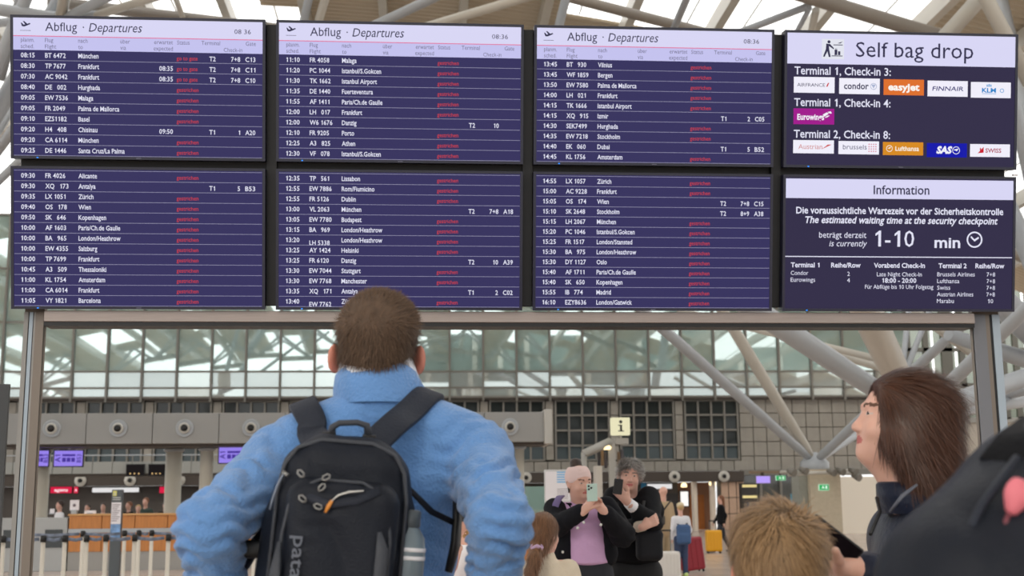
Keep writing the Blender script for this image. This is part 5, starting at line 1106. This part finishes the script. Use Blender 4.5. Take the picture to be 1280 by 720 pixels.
# curly blond person glimpsed under the man's right arm
YC = 6.2; HC_ = PT(581, 640, YC); root = person('person', (HC_.x, YC, 0), 'curly blond child in dark headwear and white top, glimpsed beneath the blue fleece sleeve')
S = SDF(.02); Rc = Rm(2.6, 0); head_sdf(S, HC_, Rc, .9); nk = HC_+Vector((0, 0, -.12)); S.cone(HC_, nk+Vector((0, 0, -.05)), .045, .05); torso_body(S, nk, HC_.x, YC, .15, .78)
hl, hr = Vector((HC_.x-.06, YC, .72)), Vector((HC_.x+.06, YC, .72)); legs(S, hl, hr, r=(.07, .05, .035))
for q in (-1, 1): S.chain([(HC_.x+q*.11, YC, nk.z-.07), (HC_.x+q*.13, YC-.16, nk.z-.25), (HC_.x+q*.06, YC-.22, nk.z-.12)], [.035, .03, .022]); hand_sdf(S, (HC_.x+q*.06, YC-.22, nk.z-.12), (-q*.2, 0, 1), (0, 1, 0), (0, 0, 1), .8)
solid('body', S, M_skin, root, .014)
S = SDF(.03); S.cone((HC_.x-.09, YC, nk.z-.08), (HC_.x+.09, YC, nk.z-.08), .055, .055); S.cone((HC_.x, YC, nk.z-.15), (HC_.x, YC, .72), .125, .14, sq=(1, .75, 1)); solid('white_top', S, M_white, root, .014)
S = SDF(.03); S.cone((HC_.x-.03, YC, .72), (HC_.x+.03, YC, .72), .11, .11); legs(S, hl, hr, r=(.085, .06, .05)); solid('trousers', S, M_jeans, root, .02); shoes(root, hl, hr, -1)
S = SDF(.02); S.ell(HC_+Vector((0, .02, .03)), (.10, .10, .12)); S.ell(HC_+Vector((.01, .02, -.08)), (.085, .08, .09)); S.ell(HC_+Vector((-.02, -.10, -.02)), (.06, .06, .09), sub=True)
ho, V, Fq = solid('hair', S, mat('blond_curl_mass', (150, 118, 76), .8, var=.4, vscale=45), root, .010, fold=[(HC_, .2, (.3, .2, 1), .03, .012, 1), (HC_, .2, (1, .2, .3), .025, .012, 4)])
collar(root, HC_+Vector((0, .01, -.045)), HC_+Vector((0, .01, .005)), .106, .108, M_black, 'headband', .006)
# ------------------------------------------------------------ travellers far away
def walker(px_, ytop, ybot, Y, label, top, bot, hair, face=0, h=None, stride=.0, shoe=None, sw=.19, hat=None, res=.022, hl_=0, bald=False, skirt=False, group=None):
    """standing or walking figure; face = heading (0 away, pi towards us)"""
    x = PT(px_, ybot, Y).x; H = h or (PT(px_, ytop, Y).z); k = H/1.75; root = empty('person', (x, Y, 0), label, 'person', group, rz=face)
    Hd = Vector((0, 0, 1.625*k)); S = SDF(.02); head_sdf(S, Hd, Rm(hl_), .97*k); S.cone(Hd+Vector((0, -.01, -.04)), (0, 0, 1.42*k), .052*k, .058*k)
    S.cone((-.14*k, 0, 1.40*k), (.14*k, 0, 1.40*k), .045*k, .045*k); S.cone((0, 0, 1.3*k), (0, 0, .98*k), .12*k, .12*k, sq=(1, .7, 1))
    hp = [Vector((-.085*k, 0, .92*k)), Vector((.085*k, 0, .92*k))]; ft = []
    for i, q in enumerate((-1, 1)):
        a = Vector((q*.09*k, -q*stride, .09*k)); kn = Vector((q*.09*k, -q*stride*.35+.04*k, .50*k)); ft.append((hp[i], kn, a)); S.cone(hp[i], kn, .08*k, .055*k); S.cone(kn, a, .055*k, .036*k)
    ar = []
    for q in (-1, 1):
        A = [(q*.17*k, 0, 1.38*k), (q*.215*k, -.02+q*stride*.3, 1.11*k), (q*.20*k, .07+q*stride*.5, .88*k)]; ar.append(A); S.chain(A, [.045*k, .038*k, .026*k]); hand_sdf(S, A[2], (0, .2, -1), (-q, 0, 0), (0, 1, 0), .95*k)
    solid('body', S, M_skin, root, res, zones=[((-.11, -.13, 1.5*k), (.11, .15, 1.76*k), res*.6)], world=False, it=0)
    S = SDF(.03); S.cone((-.12*k, 0, 1.38*k), (.12*k, 0, 1.38*k), .075*k, .075*k); S.cone((0, 0, 1.28*k), (0, 0, (.70 if skirt else .92)*k), sw*.82*k, sw*(1.05 if skirt else .85)*k, sq=(1, .68, 1))
    for A in ar: S.chain([A[0], A[1], tuple(Vector(A[2]).lerp(Vector(A[1]), .1))], [.068*k, .058*k, .042*k])
    solid('jacket', S, top, root, res, world=False)
    S = SDF(.03); S.cone((-.03, 0, .92*k), (.03, 0, .92*k), .125*k, .125*k, sq=(1, .8, 1))
    for a, b, c in ft: S.chain([a, b, c], [.10*k, .075*k, .062*k])
    solid('trousers', S, bot, root, res, world=False)
    for a, b, c in ft:
        S = SDF(.02); S.cone((c.x, c.y-.03, .05), (c.x, c.y+.13*k, .04), .046, .038); solid('shoe', S, shoe or M_shoe, root, .02, world=False)
    S = SDF(.02)
    if hat is not None: S.ell(Hd+Vector((0, -.01, .07*k)), (.092*k, .105*k, .085*k)); solid('hat', S, hat, root, .015, world=False)
    if not bald:
        S = SDF(.02); S.ell(Hd+Vector((0, -.022, .042*k)), (.084*k, .098*k, .092*k)); S.ell(Hd+Vector((0, .11*k, -.03*k)), (.09*k, .07*k, .09*k), sub=True)
        if hair[1]: S.cone(Hd+Vector((0, -.07*k, 0)), (0, -.09*k, 1.36*k), .06*k, .05*k)
        solid('hair', S, hair[0], root, .014, world=False)
    return root, k, ar
HB_ = mat('dark_brown_hair', (58, 44, 38), .5); HN = mat('auburn_hair', (122, 78, 52), .6); HY = mat('blond_hair', (190, 160, 112), .6)
M_khaki = mat('sand_coat', (178, 156, 124), .85); M_sand = mat('sand_trousers', (166, 148, 120), .85)
r_, k, ar = walker(831, 608, 690, 24.5, 'bald man in sand-coloured coat with crossbody bag beside the white suitcase', M_khaki, M_sand, (HB_, 0), face=.5, bald=True, sw=.22)
cb = empty('crossbody_bag', wm(r_) @ Vector((-.20, -.12, .98)), 'small dark crossbody bag worn by the bald man in the sand-coloured coat', 'bag')
S = SDF(.02); S.box((0, 0, .10), (.10, .05, .10), .03); solid('bag_body', S, mat('dark_olive_bag', (64, 62, 58), .7), cb, .02, world=False)
MB().ribbon([(0, -.03, .2), (.14, -.05, .38), (.24, .02, .48)], .03, [(-.3, -1, 0)]*3, .004).build('bag_strap', M_black, cb)
def suitcase(px_, ybot, Y, w_, h_, d_, m, label, rz=0, tilt=0, handle=.35, ribs=6):
    o = empty('suitcase', (PT(px_, ybot, Y).x, Y, 0), label, 'suitcase', rz=rz); o.rotation_euler = (0, tilt, rz)
    S = SDF(.01); S.box((0, 0, .05+h_/2), (w_/2, d_/2, h_/2), .045); solid('shell', S, m, o, .018, world=False)
    for i in range(ribs): x_ = -w_/2+.05+(w_-.10)*i/(ribs-1); MB().cbox((x_-.012, -d_/2-.008, .10), (x_+.012, -d_/2+.01, h_), .004).build('shell_rib', m, o)
    for sx in (-1, 1):
        for sy in (-1, 1): MB().lathe([(.012, -.014), (.026, -.012), (.026, .012), (.012, .014)], 12, Matrix.Translation((sx*(w_/2-.05), sy*(d_/2-.05), .026)) @ Matrix.Rotation(math.pi/2, 4, 'Y')).build('wheel', M_black, o)
        MB().tube([(sx*.09, d_/2-.06, h_), (sx*.09, d_/2-.06, h_+handle)], .009, 6).build('handle_rod', mat('grey_rod', (110, 110, 112), .4), o)
    MB().tube([(-.10, d_/2-.06, h_+handle), (.10, d_/2-.06, h_+handle)], .016, 8).build('handle_grip', M_black, o)
    return o
suitcase(834, 694, 22.6, .44, .50, .25, mat('silver_white_shell', (206, 202, 196), .35), 'ribbed silver-white suitcase beside the grey-haired man', .1, handle=.42)
suitcase(866.5, 690, 25.5, .46, .66, .28, mat('dark_red_shell', (140, 22, 40), .45), 'dark red suitcase leaning to one side behind the child in blue', .3, -.12, .1, 4)
r_, k, ar = walker(852, 629, 691, 24.0, 'child in white hooded top with a blue backpack and cream hat', mat('white_hoodie', (214, 214, 218), .8), mat('blue_jeans', (48, 62, 92), .8), (HY, 0), face=.1, hat=mat('cream_hat', (206, 192, 160), .8), shoe=mat('lime_shoe', (190, 214, 130), .6), sw=.2)
bb = empty('backpack', wm(r_) @ Vector((0, -.17, .80*k)), 'blue backpack carried by the child with the cream hat', 'backpack')
S = SDF(.03); S.box((0, 0, .17), (.14, .07, .19), .06).box((0, -.06, .10), (.11, .04, .09), .03); solid('bag_body', S, mat('denim_blue_pack', (60, 88, 128), .8), bb, .018, world=False)
for q in (-1, 1): MB().ribbon([(q*.08, .04, .34), (q*.09, .12, .38), (q*.09, .22, .32)], .04, [(0, -.5, 1), (0, 0, 1), (0, 1, .3)], .004).build('shoulder_strap', M_black, bb)
r_, k, ar = walker(903, 619, 689, 35.0, 'woman in black jacket walking left past the door, behind her yellow suitcase', M_blackcloth, mat('blue_black_jeans', (40, 46, 58), .8), (HN, 1), face=1.45, stride=.26, shoe=mat('grey_shoe', (120, 124, 130), .6), sw=.24)
suitcase(892.5, 688, 34.4, .44, .58, .26, mat('yellow_shell', (222, 160, 20), .4), 'bright yellow suitcase of the woman walking past the door', 0, 0, .3, 5)
# staff and travellers behind the left desk
for px_, yt, Y, lb, tp, hr_, fc in ((71, 626, 31.0, 'desk agent in white shirt leaning at the far left of the wooden counter', M_white, (HB_, 0), 2.2), (106, 630, 32, 'desk agent in dark top between the two white notices', M_coat, (HB_, 0), 3.0), (158, 627, 33, 'traveller in dark jacket just left of the person in the dark green jacket', M_coat, (HN, 0), 2.6),
    (170, 631, 32, 'woman in pale grey top behind the counter right of the pylon', mat('pale_grey_top', (168, 174, 182), .8), (HY, 1), 3.3), (179, 622, 34, 'taller person in dark green jacket behind the counter', mat('dark_green_jacket', (50, 66, 60), .8), (HN, 0), 2.9), (204, 627, 34, 'person in black behind the counter near the right pillar', M_blackcloth, (HB_, 0), 3.4), (126, 629, 33, 'traveller in navy top hidden partly by the sign pylon', M_navy, (HB_, 0), 3.1)):
    walker(px_, yt, 700, Y, lb, tp, M_jeans, hr_, face=fc, res=.03)
# ------------------------------------------------------------ left zone: beam, columns, desk, barriers
YB3 = 30.0; q = lambda x, y, Y=YB3: PT(x, y, Y)
M_beam = mat('grey_duct_panel', (142, 142, 140), .5, var=.04, vscale=1)
bm_ = empty('air_duct_beam', (q(330, 537).x, YB3, 0), 'long grey horizontal duct with round air nozzles above the check-in desk', 'air duct')
zb0, zb1 = q(640, 552.5).z, q(640, 515).z
xs_ = [q(-60, 537).x]+[q(107.5+83*i, 537).x for i in range(7)]+[q(683, 537).x]
for a_, b_ in zip(xs_[:-1], xs_[1:]): MB().cbox((a_+.006, YB3, zb0), (b_-.006, YB3+1.6, zb1), .012).build('duct_panel', M_beam, bm_, True)
MB().cbox((q(680, 537).x, YB3-.06, zb0-.05), (q(690, 537).x, YB3+1.7, zb1+.06), .02).build('end_cap', mat('pale_grey_cap', (176, 174, 168), .5), bm_, True)
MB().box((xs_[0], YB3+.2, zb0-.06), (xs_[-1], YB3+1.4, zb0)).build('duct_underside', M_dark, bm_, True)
for i, px_ in enumerate((-18, 65, 148, 231, 314, 397, 480, 555, 637.5)): nozzle(q(px_, 537).x, YB3-.01, (zb0+zb1)/2, .21, bm_)
for i, (px_, rr, Y, lb) in enumerate(((52.5, .17, 31.5, 'pale cylindrical column at the far left by the purple screens'), (216.5, .20, 31.5, 'thick pale column nearest the right end of the visible wooden counter'), (257.5, .16, 31.0, 'pale column just left of the blue fleece sleeve'), (632, .12, 31.5, 'left one of the paired pale columns right of the blue fleece'), (649.5, .12, 31, 'right one of the paired pale columns right of the blue fleece'))):
    o = empty('round_column', (PT(px_, 600, Y).x, Y, 0), lb, 'column')
    MB().lathe([(rr+.04, 0), (rr+.04, .08), (rr, .10), (rr, zb0-.12)], 24).build('shaft', mat('satin_pale_metal', (212, 206, 192), .35), o); MB().lathe([(rr, zb0-.14), (rr+.05, zb0-.12), (rr+.05, zb0-.06)], 24).build('capital', M_steel, o)
YD = 29.0; M_wood = mat('orange_oak_veneer', (186, 120, 58), .45, var=.14, vscale=3, stretch=(6, 1, .6))
xw0, xw1 = PT(86, 660, YD).x, PT(690, 660, YD).x
dk = empty('check_in_desk', ((xw0+xw1)/2, YD, 0), 'long check-in counter with orange wooden front panels', 'desk')
n = 15
for i in range(n):
    a0, a1 = xw0+(xw1-xw0)*i/n, xw0+(xw1-xw0)*(i+1)/n
    MB().cbox((a0+.006, YD, .42), (a1-.006, YD+.05, .84), .006).build('wood_panel', M_wood, dk, True); MB().cbox((a0+.006, YD-.02, .93), (a1-.006, YD+.05, 1.22), .006).build('wood_panel', M_wood, dk, True)
MB().box((xw0, YD+.05, .0), (xw1, YD+.7, 1.20)).build('desk_body', M_dark, dk, True); MB().cbox((xw0, YD-.05, .84), (xw1, YD+.04, .93), .005).build('metal_band', M_steel, dk, True)
MB().cbox((xw0-.02, YD-.05, 1.22), (xw1+.02, YD+.75, 1.26), .006).build('desk_top', mat('warm_desk_top', (200, 150, 90), .35), dk, True); MB().box((xw0, YD+.02, .0), (xw1, YD+.05, .42)).build('plinth', mat('grey_plinth', (150, 148, 144), .5), dk, True)
xg0 = PT(-20, 660, YD).x; gd = empty('grey_counter', (xg0+1, YD, 0), 'grey counter block with dark recess at the left end of the wooden counter', 'desk')
MB().cbox((xg0, YD-.02, 0), (xw0-.03, YD+.7, 1.18), .01).build('counter_body', mat('light_grey_laminate', (164, 166, 166), .5), gd, True)
for a_, b_ in ((5, 38), (57, 79)): MB().cbox((PT(a_, 660, YD).x, YD-.04, .52), (PT(b_, 660, YD).x, YD-.015, .92), .008).build('dark_recess', mat('dark_screen_recess', (44, 50, 52), .2), gd, True)
def board_(name, px0, py0, px1, py1, Y, m, label, cat, frame=None, rot=0, stand=False):
    A, B = PT(px0, py1, Y), PT(px1, py0, Y); o = empty(name, ((A.x+B.x)/2, Y, A.z if not stand else 0), label, cat, rz=rot); w2, h = (B.x-A.x)/2, B.z-A.z; z0 = A.z if stand else 0
    MB().cbox((-w2, 0, z0), (w2, .06, z0+h), .008).build('panel_back', frame or M_black, o); MB().box((-w2*.93, -.008, z0+h*.06), (w2*.93, 0, z0+h*.94)).build('panel_face', m, o)
    return o, w2, h, z0
M_vio = emi('violet_screen', (150, 130, 232), 1.0); M_vt = emi('dark_violet_print', (70, 50, 150), 1)
for (a_, b_, c_, d__, Y, lb) in ((66, 562, 105, 584, 30.9, 'violet flight monitor right of the far left column'), (34, 562, 62, 584, 30.9, 'violet flight monitor half hidden behind the left frame post'), (272, 558, 312, 580, 30.9, 'violet flight monitor peeking out above the blue fleece shoulder')):
    o, w2, h, _ = board_('flight_monitor', a_, b_, c_, d__, Y, M_vio, lb, 'screen')
    t = TX().put('A1', -w2*.7, h*.5, h*.3, 'c', rot=math.pi/2, bold=.02).put('B53', w2*.7, h*.5, h*.24, 'c', rot=math.pi/2, bold=.02).rect(-w2*.4, h*.62, w2*.45, h*.74)
    for i in range(3): t.rect(-w2*.4+i*w2*.3, h*.30, -w2*.4+i*w2*.3+w2*.24, h*.54)
    t = t.m.build('lettering', M_vt, o); t.location.y = -.011; t['kind'] = 'stuff'
    MB().box((-.03, .02, h), (.03, .05, max(h+.05, zb0-o.location.z-.05))).build('hanger', M_steel, o)
for a_, lb in (((157, 580, 181, 595), 'black wall monitor left of the second one above the counter'), ((185, 580, 207, 595), 'black wall monitor just left of the thick pale column')):
    o, w2, h, _ = board_('black_monitor', *a_, 49.88, emi('black_monitor_face', (20, 16, 18), 1), lb, 'screen'); MB().box((-.3, .05, h*.4), (.3, .11, h*.8)).build('wall_bracket', M_dark, o)
    for i in range(3): MB().lathe([(.03, 0), (.03, .02)], 8, Matrix.Translation((-w2*.5+i*w2*.45, -.01, h*.2)) @ Matrix.Rotation(math.pi/2, 4, 'X')).build('warm_dot', emi('warm_dot', (230, 190, 130), 1), o)
# low mezzanine band and shop strips behind the left beam
YM_ = 50.0; mz = empty('mezzanine_parapet', (PT(150, 590, YM_).x, YM_, 0), 'light grey railing band behind the duct, above the dark fascia', 'railing')
za, zb2 = PT(150, 592, YM_).z, PT(150, 577, YM_).z; x0, x1 = PT(-60, 590, YM_).x, PT(625, 590, YM_).x; n = 28
for i in range(n): MB().cbox((x0+(x1-x0)*i/n+.01, YM_, za), (x0+(x1-x0)*(i+1)/n-.01, YM_+.08, zb2), .01).build('parapet_panel', mat('grey_glass_panel', (150, 152, 148), .4), mz, True)
for i in range(n+1): MB().box((x0+(x1-x0)*i/n-.02, YM_+.02, zb2), (x0+(x1-x0)*i/n+.02, YM_+.06, zb2+.25)).build('railing_post', M_frame, mz, True)
MB().tube([(x0, YM_+.04, zb2+.25), (x1, YM_+.04, zb2+.25)], .03, 6).build('handrail', M_steel, mz, True)
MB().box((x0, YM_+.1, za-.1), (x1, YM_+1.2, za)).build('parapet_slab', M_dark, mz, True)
M_red = emi('red_sign', (214, 30, 70), 1)
for a_, txt, lb in (((62, 608, 91, 617), 'agens', 'pink-red shop sign with white lettering left of the smaller red sign'), ((92, 608, 98, 617), 'A', 'small square pink-red sign with a white peak shape'), ((199, 608, 208, 617), '', 'small red sign beside the thick pale column')):
    o, w2, h, _ = board_('shop_sign', *a_, 60.43, M_red, lb, 'sign', M_dark)
    if txt: t = TX().put(txt, 0, h*.5, h*.42, 'c', width=w2*1.2, bold=.02).m.build('lettering', emi('sign_white', (255, 235, 240), 1), o); t.location.y = -.012; t['kind'] = 'stuff'
o, w2, h, _ = board_('light_strip_sign', 113, 609, 176, 616, 60.43, emi('white_strip', (226, 224, 224), 1), 'long white light strip over the shop behind the pylon', 'sign', M_dark)
for a_, lb, tx in (((87, 625, 99, 638), 'square white notice with a small mark standing on the counter', '·'), ((105, 638, 120, 646), 'low pinkish notice card standing on the counter', ''), ((62, 636, 68, 643), 'small glowing white lamp on the counter at the far left', '')):
    A, B = PT(a_[0], a_[3], 29.3), PT(a_[2], a_[1], 29.3); z0 = 1.26; o = empty('counter_notice' if tx or 'card' in lb else 'counter_lamp', ((A.x+B.x)/2, 29.3, 1.26), lb, 'notice' if 'lamp' not in lb else 'lamp')
    MB().cbox((-(B.x-A.x)/2, 0, max(0, A.z-z0)), ((B.x-A.x)/2, .03, B.z-z0), .004).build('card_face', mat('notice_white', (226, 222, 226), .6), o); MB().cbox((-.06, -.04, 0), (.06, .08, max(.02, A.z-z0+.01)), .003).build('card_foot', M_steel, o)
    if tx: MB().lathe([(.035, 0), (.035, .004)], 12, Matrix.Translation((0, -.004, (B.z+max(z0, A.z))/2-z0)) @ Matrix.Rotation(math.pi/2, 4, 'X')).build('printed_mark', mat('grey_mark', (120, 110, 120), .6), o)
# sign pylon
YP2 = 25.0; A = PT(142, 712, YP2); py = empty('sign_pylon', (A.x, YP2, 0), 'slim dark grey information pylon with yellow pictogram in front of the counter', 'sign')
Z = lambda y: PT(142, y, YP2).z; hw = PT(151.5, 650, YP2).x-A.x
MB().cbox((-hw, 0, 0), (hw, .12, Z(612)), .01).build('pylon_body', mat('slate_grey_pylon', (74, 80, 84), .4), py); MB().cbox((-hw-.1, -.1, 0), (hw+.1, .22, .03), .008).build('base_plate', M_steel, py)
MB().box((-hw*.9, -.008, Z(655)), (hw*.9, 0, Z(628))).build('white_panel', mat('notice_white', (226, 222, 226), .6), py); MB().box((-hw*.9, -.008, Z(676)), (hw*.9, 0, Z(655))).build('blue_panel', mat('blue_photo_panel', (110, 146, 190), .5, var=.4, vscale=9), py)
MB().box((-hw*.75, -.01, Z(620)), (-hw*.05, 0, Z(613.5))).build('yellow_pictogram', mat('yellow_picto', (214, 210, 120), .5), py)
t = TX().poly([(-hw*.6, Z(618.5)), (-hw*.4, Z(615)), (-hw*.2, Z(618.5))], y=-.012)
for i in range(2): t.rect(-hw*.75, Z(622+i*2.4)-.008, hw*.7, Z(622+i*2.4)+.008, y=-.003)
t.m.build('small_print', mat('pylon_print', (190, 190, 186), .6), py)['kind'] = 'stuff'
t = TX()
for i in range(9): t.rect(-hw*.75, Z(631+i*2.5)-.007, hw*(.7-.25*(i % 3)), Z(631+i*2.5)+.007, y=-.010)
t.m.build('panel_print', mat('grey_mark', (120, 110, 120), .6), py)['kind'] = 'stuff'
# queue barriers
M_post = mat('pale_barrier_post', (208, 200, 186), .35, metal=.1)
def stanchion(px_, Y, to=None, k=0):
    x = PT(px_, 660, Y).x; pos = ['leftmost', 'second', 'third', 'fourth', 'fifth', 'sixth', 'seventh', 'eighth', 'ninth', 'tenth'][k]
    o = empty('queue_post', (x, Y, 0), '%s pale queue barrier post from the left in the %s row' % (pos, 'front' if Y < 20.5 else 'back'), 'barrier post', 'queue barrier posts before the counter')
    MB().lathe([(.17, 0), (.17, .012), (.05, .03), (.032, .035), (.032, .93)], 16).build('post_tube', M_post, o); MB().lathe([(.042, .93), (.042, 1.02), (.030, 1.03)], 16).build('belt_head', M_black, o)
    if to is not None:
        x2 = PT(to, 660, Y).x-x; MB().ribbon([(.04, 0, .975), (x2/2, 0, .955), (x2-.06, 0, .975)], .05, [(0, -1, 0)]*3, .002).build('belt', mat('blue_grey_belt', (112, 122, 140), .6, var=.5, vscale=8), o)
f_ = [5, 55, 82, 109, 133, 169, 211, 262, 306, 350]; 
for i, px_ in enumerate(f_): stanchion(px_, 19.0, f_[i+1] if i+1 < len(f_) else None, i)
g_ = [28, 104, 156, 174, 190, 240, 318, 360]
for i, px_ in enumerate(g_): stanchion(px_, 22.0, g_[i+1] if i+1 < len(g_) else None, i)
# info point
YI = 25.0; q = lambda x, y, Y=YI: PT(x, y, Y)
ip = empty('info_kiosk', (q(766, 620).x, YI, 0), 'grey information stand with slanting canopy arm between the headband woman and grey-haired man', 'kiosk')
X = lambda px_: q(px_, 600).x; Zi = lambda py_: q(770, py_).z; M_kg = mat('kiosk_grey', (156, 154, 148), .5)
MB().cbox((X(762), YI, 0), (X(770), YI+.15, Zi(548)), .01).build('upright', M_kg, ip, True); MB().cbox((X(770), YI, Zi(555.5)), (X(787), YI+.2, Zi(547.5)), .01).build('canopy_beam', M_kg, ip, True)
MB().tube([q(763, 552), q(729, 568, YI-.3)], .09, 4).build('canopy_arm', M_kg, ip, True); MB().tube([q(730, 566, YI-.3), (q(730, 566, YI-.3).x, YI-.3, 0)], .06, 4).build('rear_upright', M_kg, ip, True)
MB().cbox((X(746), YI+.1, 0), (X(754), YI+.5, Zi(582)), .01).build('side_pillar', mat('pale_pillar', (196, 190, 180), .5), ip, True)
MB().lathe([(.10, 0), (.12, .05), (.05, .12)], 12, Matrix.Translation(q(757, 562))).build('canopy_lamp', emi('warm_lamp', (255, 226, 170), 2.2), ip, True)
for i in range(6): c = q(749+i*4.2+(8 if i > 3 else 0), 582-(i % 2)*3, YI+.2); MB().cbox((c.x-.03, c.y, c.z-.05), (c.x+.03, c.y+.05, c.z+.28), .008).build('hanging_leaflet', mat('leaflet_%d' % (i % 3), ((40, 38, 42), (120, 96, 70), (70, 66, 70))[i % 3], .6), ip, True)
sg = empty('info_sign', (q(775.5, 533).x, YI-.05, Zi(544)), 'square cream sign with black letter i above the grey stand', 'sign')
hs = (q(787, 533).x-q(764, 533).x)/2; MB().cbox((-hs, 0, 0), (hs, .18, hs*1.88), .01).build('sign_box', emi('cream_sign', (232, 226, 188), 1.0), sg); MB().box((-.02, .06, -.055), (.02, .1, 0)).build('sign_stem', M_kg, sg)
cxz = hs*.94; t = TX().ring(0, cxz*1.50, 0, hs*.18).rect(-hs*.10, cxz*.45, hs*.14, cxz*1.18).rect(-hs*.28, cxz*1.06, hs*.0, cxz*1.18).rect(-hs*.30, cxz*.40, hs*.34, cxz*.52).m.build('letter_i', M_black, sg); t.location.y = -.004
# white board with blue stripes, teal glass screen
o, w2, h, z0 = board_('notice_board', 681, 587, 713, 628, 20.0, mat('notice_white', (226, 222, 226), .6), 'standing white notice board with light blue stripes left of the headband woman', 'notice board', mat('pale_frame', (200, 200, 200), .5), stand=True)
t = TX()
for i in range(5): t.rect(-w2*.05, z0+h*(.90-.075*i), w2*.86, z0+h*(.94-.075*i))
t = t.m.build('blue_stripes', mat('light_blue_print', (110, 176, 222), .6), o); t.location.y = -.010; t['kind'] = 'stuff'
t = TX()
for i in range(7): t.rect(-w2*.05, z0+h*(.40-.05*i), w2*.8, z0+h*(.412-.05*i))
t = t.m.build('grey_lines', MATS['grey_mark'], o); t.location.y = -.010; t['kind'] = 'stuff'
for sx in (-1, 1): MB().box((sx*w2*.9-.02, .01, 0), (sx*w2*.9+.02, .05, z0)).build('board_leg', M_steel, o)
gs = empty('glass_screen', (PT(673, 640, 28.2).x, 28.2, 0), 'greenish glass partition standing in front of the counter end', 'partition')
MB().cbox((-.30, 0, .95), (.36, .03, PT(673, 608, 28.2).z), .005).build('glass_panel', mat('green_partition_glass', (150, 186, 176), .1, trans=.5, alpha=.8), gs); MB().cbox((-.32, -.01, 0), (.38, .05, .95), .006).build('partition_base', M_wood, gs)
# signs on the right
o, w2, h, _ = board_('shop_sign', 808, 604.5, 841, 611.5, 60.43, emi('white_strip', (226, 224, 224), 1), 'white strip sign under the dark fascia behind the bald man', 'sign', M_dark)
o, w2, h, _ = board_('shop_sign', 801, 603.5, 808, 611, 60.43, mat('sky_blue_sign', (50, 140, 190), .5), 'small blue sign left of the white strip sign', 'sign', M_dark)
o, w2, h, _ = board_('shop_sign', 826, 614, 848, 660, 60.42, mat('dark_shop_opening', (38, 34, 34), .5), 'dark shop opening behind the bald man in the sand-coloured coat', 'shop front', M_dark)
o, w2, h, _ = board_('flight_monitor', 945, 594.5, 963, 604.5, 43.9, emi('violet_bright', (186, 160, 250), 1), 'violet hanging monitor left of the beige pillar', 'screen', M_frame); MB().box((-.04, .02, h), (.04, .13, h+.12)).build('hanger', M_dark, o)
def exit_sign(px0, py0, px1, py1, Y, lb):
    o, w2, h, _ = board_('exit_sign', px0, py0, px1, py1, Y, emi('exit_green', (40, 170, 90), 1), lb, 'sign', emi('exit_pale', (200, 240, 214), 1)); 
    t = TX().ring(-w2*.2, h*.72, 0, h*.09).poly([(-w2*.32, h*.62), (-w2*.06, h*.62), (w2*.1, h*.30), (w2*.0, h*.30), (-w2*.2, h*.45), (-w2*.36, h*.28), (-w2*.46, h*.30)]).rect(w2*.30, h*.25, w2*.62, h*.78).m.build('running_figure', emi('exit_white', (230, 250, 236), 1), o); t.location.y = -.010; return o
exit_sign(1024, 605.5, 1036, 613, YP-.08, 'green exit sign mounted on the beige pillar')
e2_ = exit_sign(970, 594.5, 982, 600.5, 43.9, 'smaller green exit sign hanging left of the beige pillar'); MB().box((-.02, .02, .1), (.02, .13, .32)).build('hanger', M_dark, e2_)
vd = empty('snack_display', (PT(938, 640, 50).x, 50, 0), 'tall dark display stand with yellow lit shelves near the office glass', 'display stand')
Zv = lambda y: PT(938, y, 50).z; ww = PT(947.5, 640, 50).x-PT(938, 640, 50).x
MB().cbox((-ww, 0, 0), (ww, .5, Zv(604)), .02).build('stand_body', mat('dark_stand', (52, 48, 46), .5), vd)
for y_ in (607.5, 621): MB().box((-ww*.95, -.02, Zv(y_)-.05), (ww*.95, 0, Zv(y_)+.05)).build('lit_shelf', emi('yellow_shelf', (236, 216, 150), 1), vd)
rr_ = random.Random(3)
for j, y_ in enumerate((632, 641)):
    for i in range(6): x_ = -ww*.8+i*ww*.32; MB().cbox((x_, -.06, Zv(y_)-.1), (x_+.1, 0, Zv(y_)+.12), .01).build('packet', mat('packet_%d' % ((i+j) % 3), ((110, 98, 84), (70, 74, 86), (140, 128, 110))[(i+j) % 3], .5), vd)
oc = empty('orange_counter', (PT(990, 650, 46).x, 46, 0), 'small orange service counter left of the beige pillar', 'counter'); MB().cbox((-.30, 0, 0), (.30, .5, PT(990, 641, 46).z), .02).build('counter_body', mat('grey_plinth', (150, 148, 144), .5), oc); MB().cbox((-.33, -.05, PT(990, 641, 46).z), (.33, .5, PT(990, 633, 46).z), .02).build('counter_top', mat('bright_orange', (216, 130, 60), .5), oc)
bp_ = empty('tall_banner', (PT(993, 640, 52).x, 52, 0), 'narrow blue banner stand behind the orange counter', 'banner'); MB().cbox((-.14, 0, .1), (.14, .03, PT(993, 617, 52).z), .005).build('banner_cloth', mat('teal_blue_banner', (90, 140, 160), .6, var=.3, vscale=5), bp_); MB().cbox((-.2, -.1, 0), (.2, .1, .1), .01).build('banner_foot', M_black, bp_)
pp_ = struct(MB().box((PT(-4, 500, 7.2).x-.3, 7.2, 0), (PT(10, 500, 7.2).x, 7.23, PT(5, 480, 7.2).z)).build('wall_left_panel', mat('dark_slate_panel', (58, 60, 62), .5)))
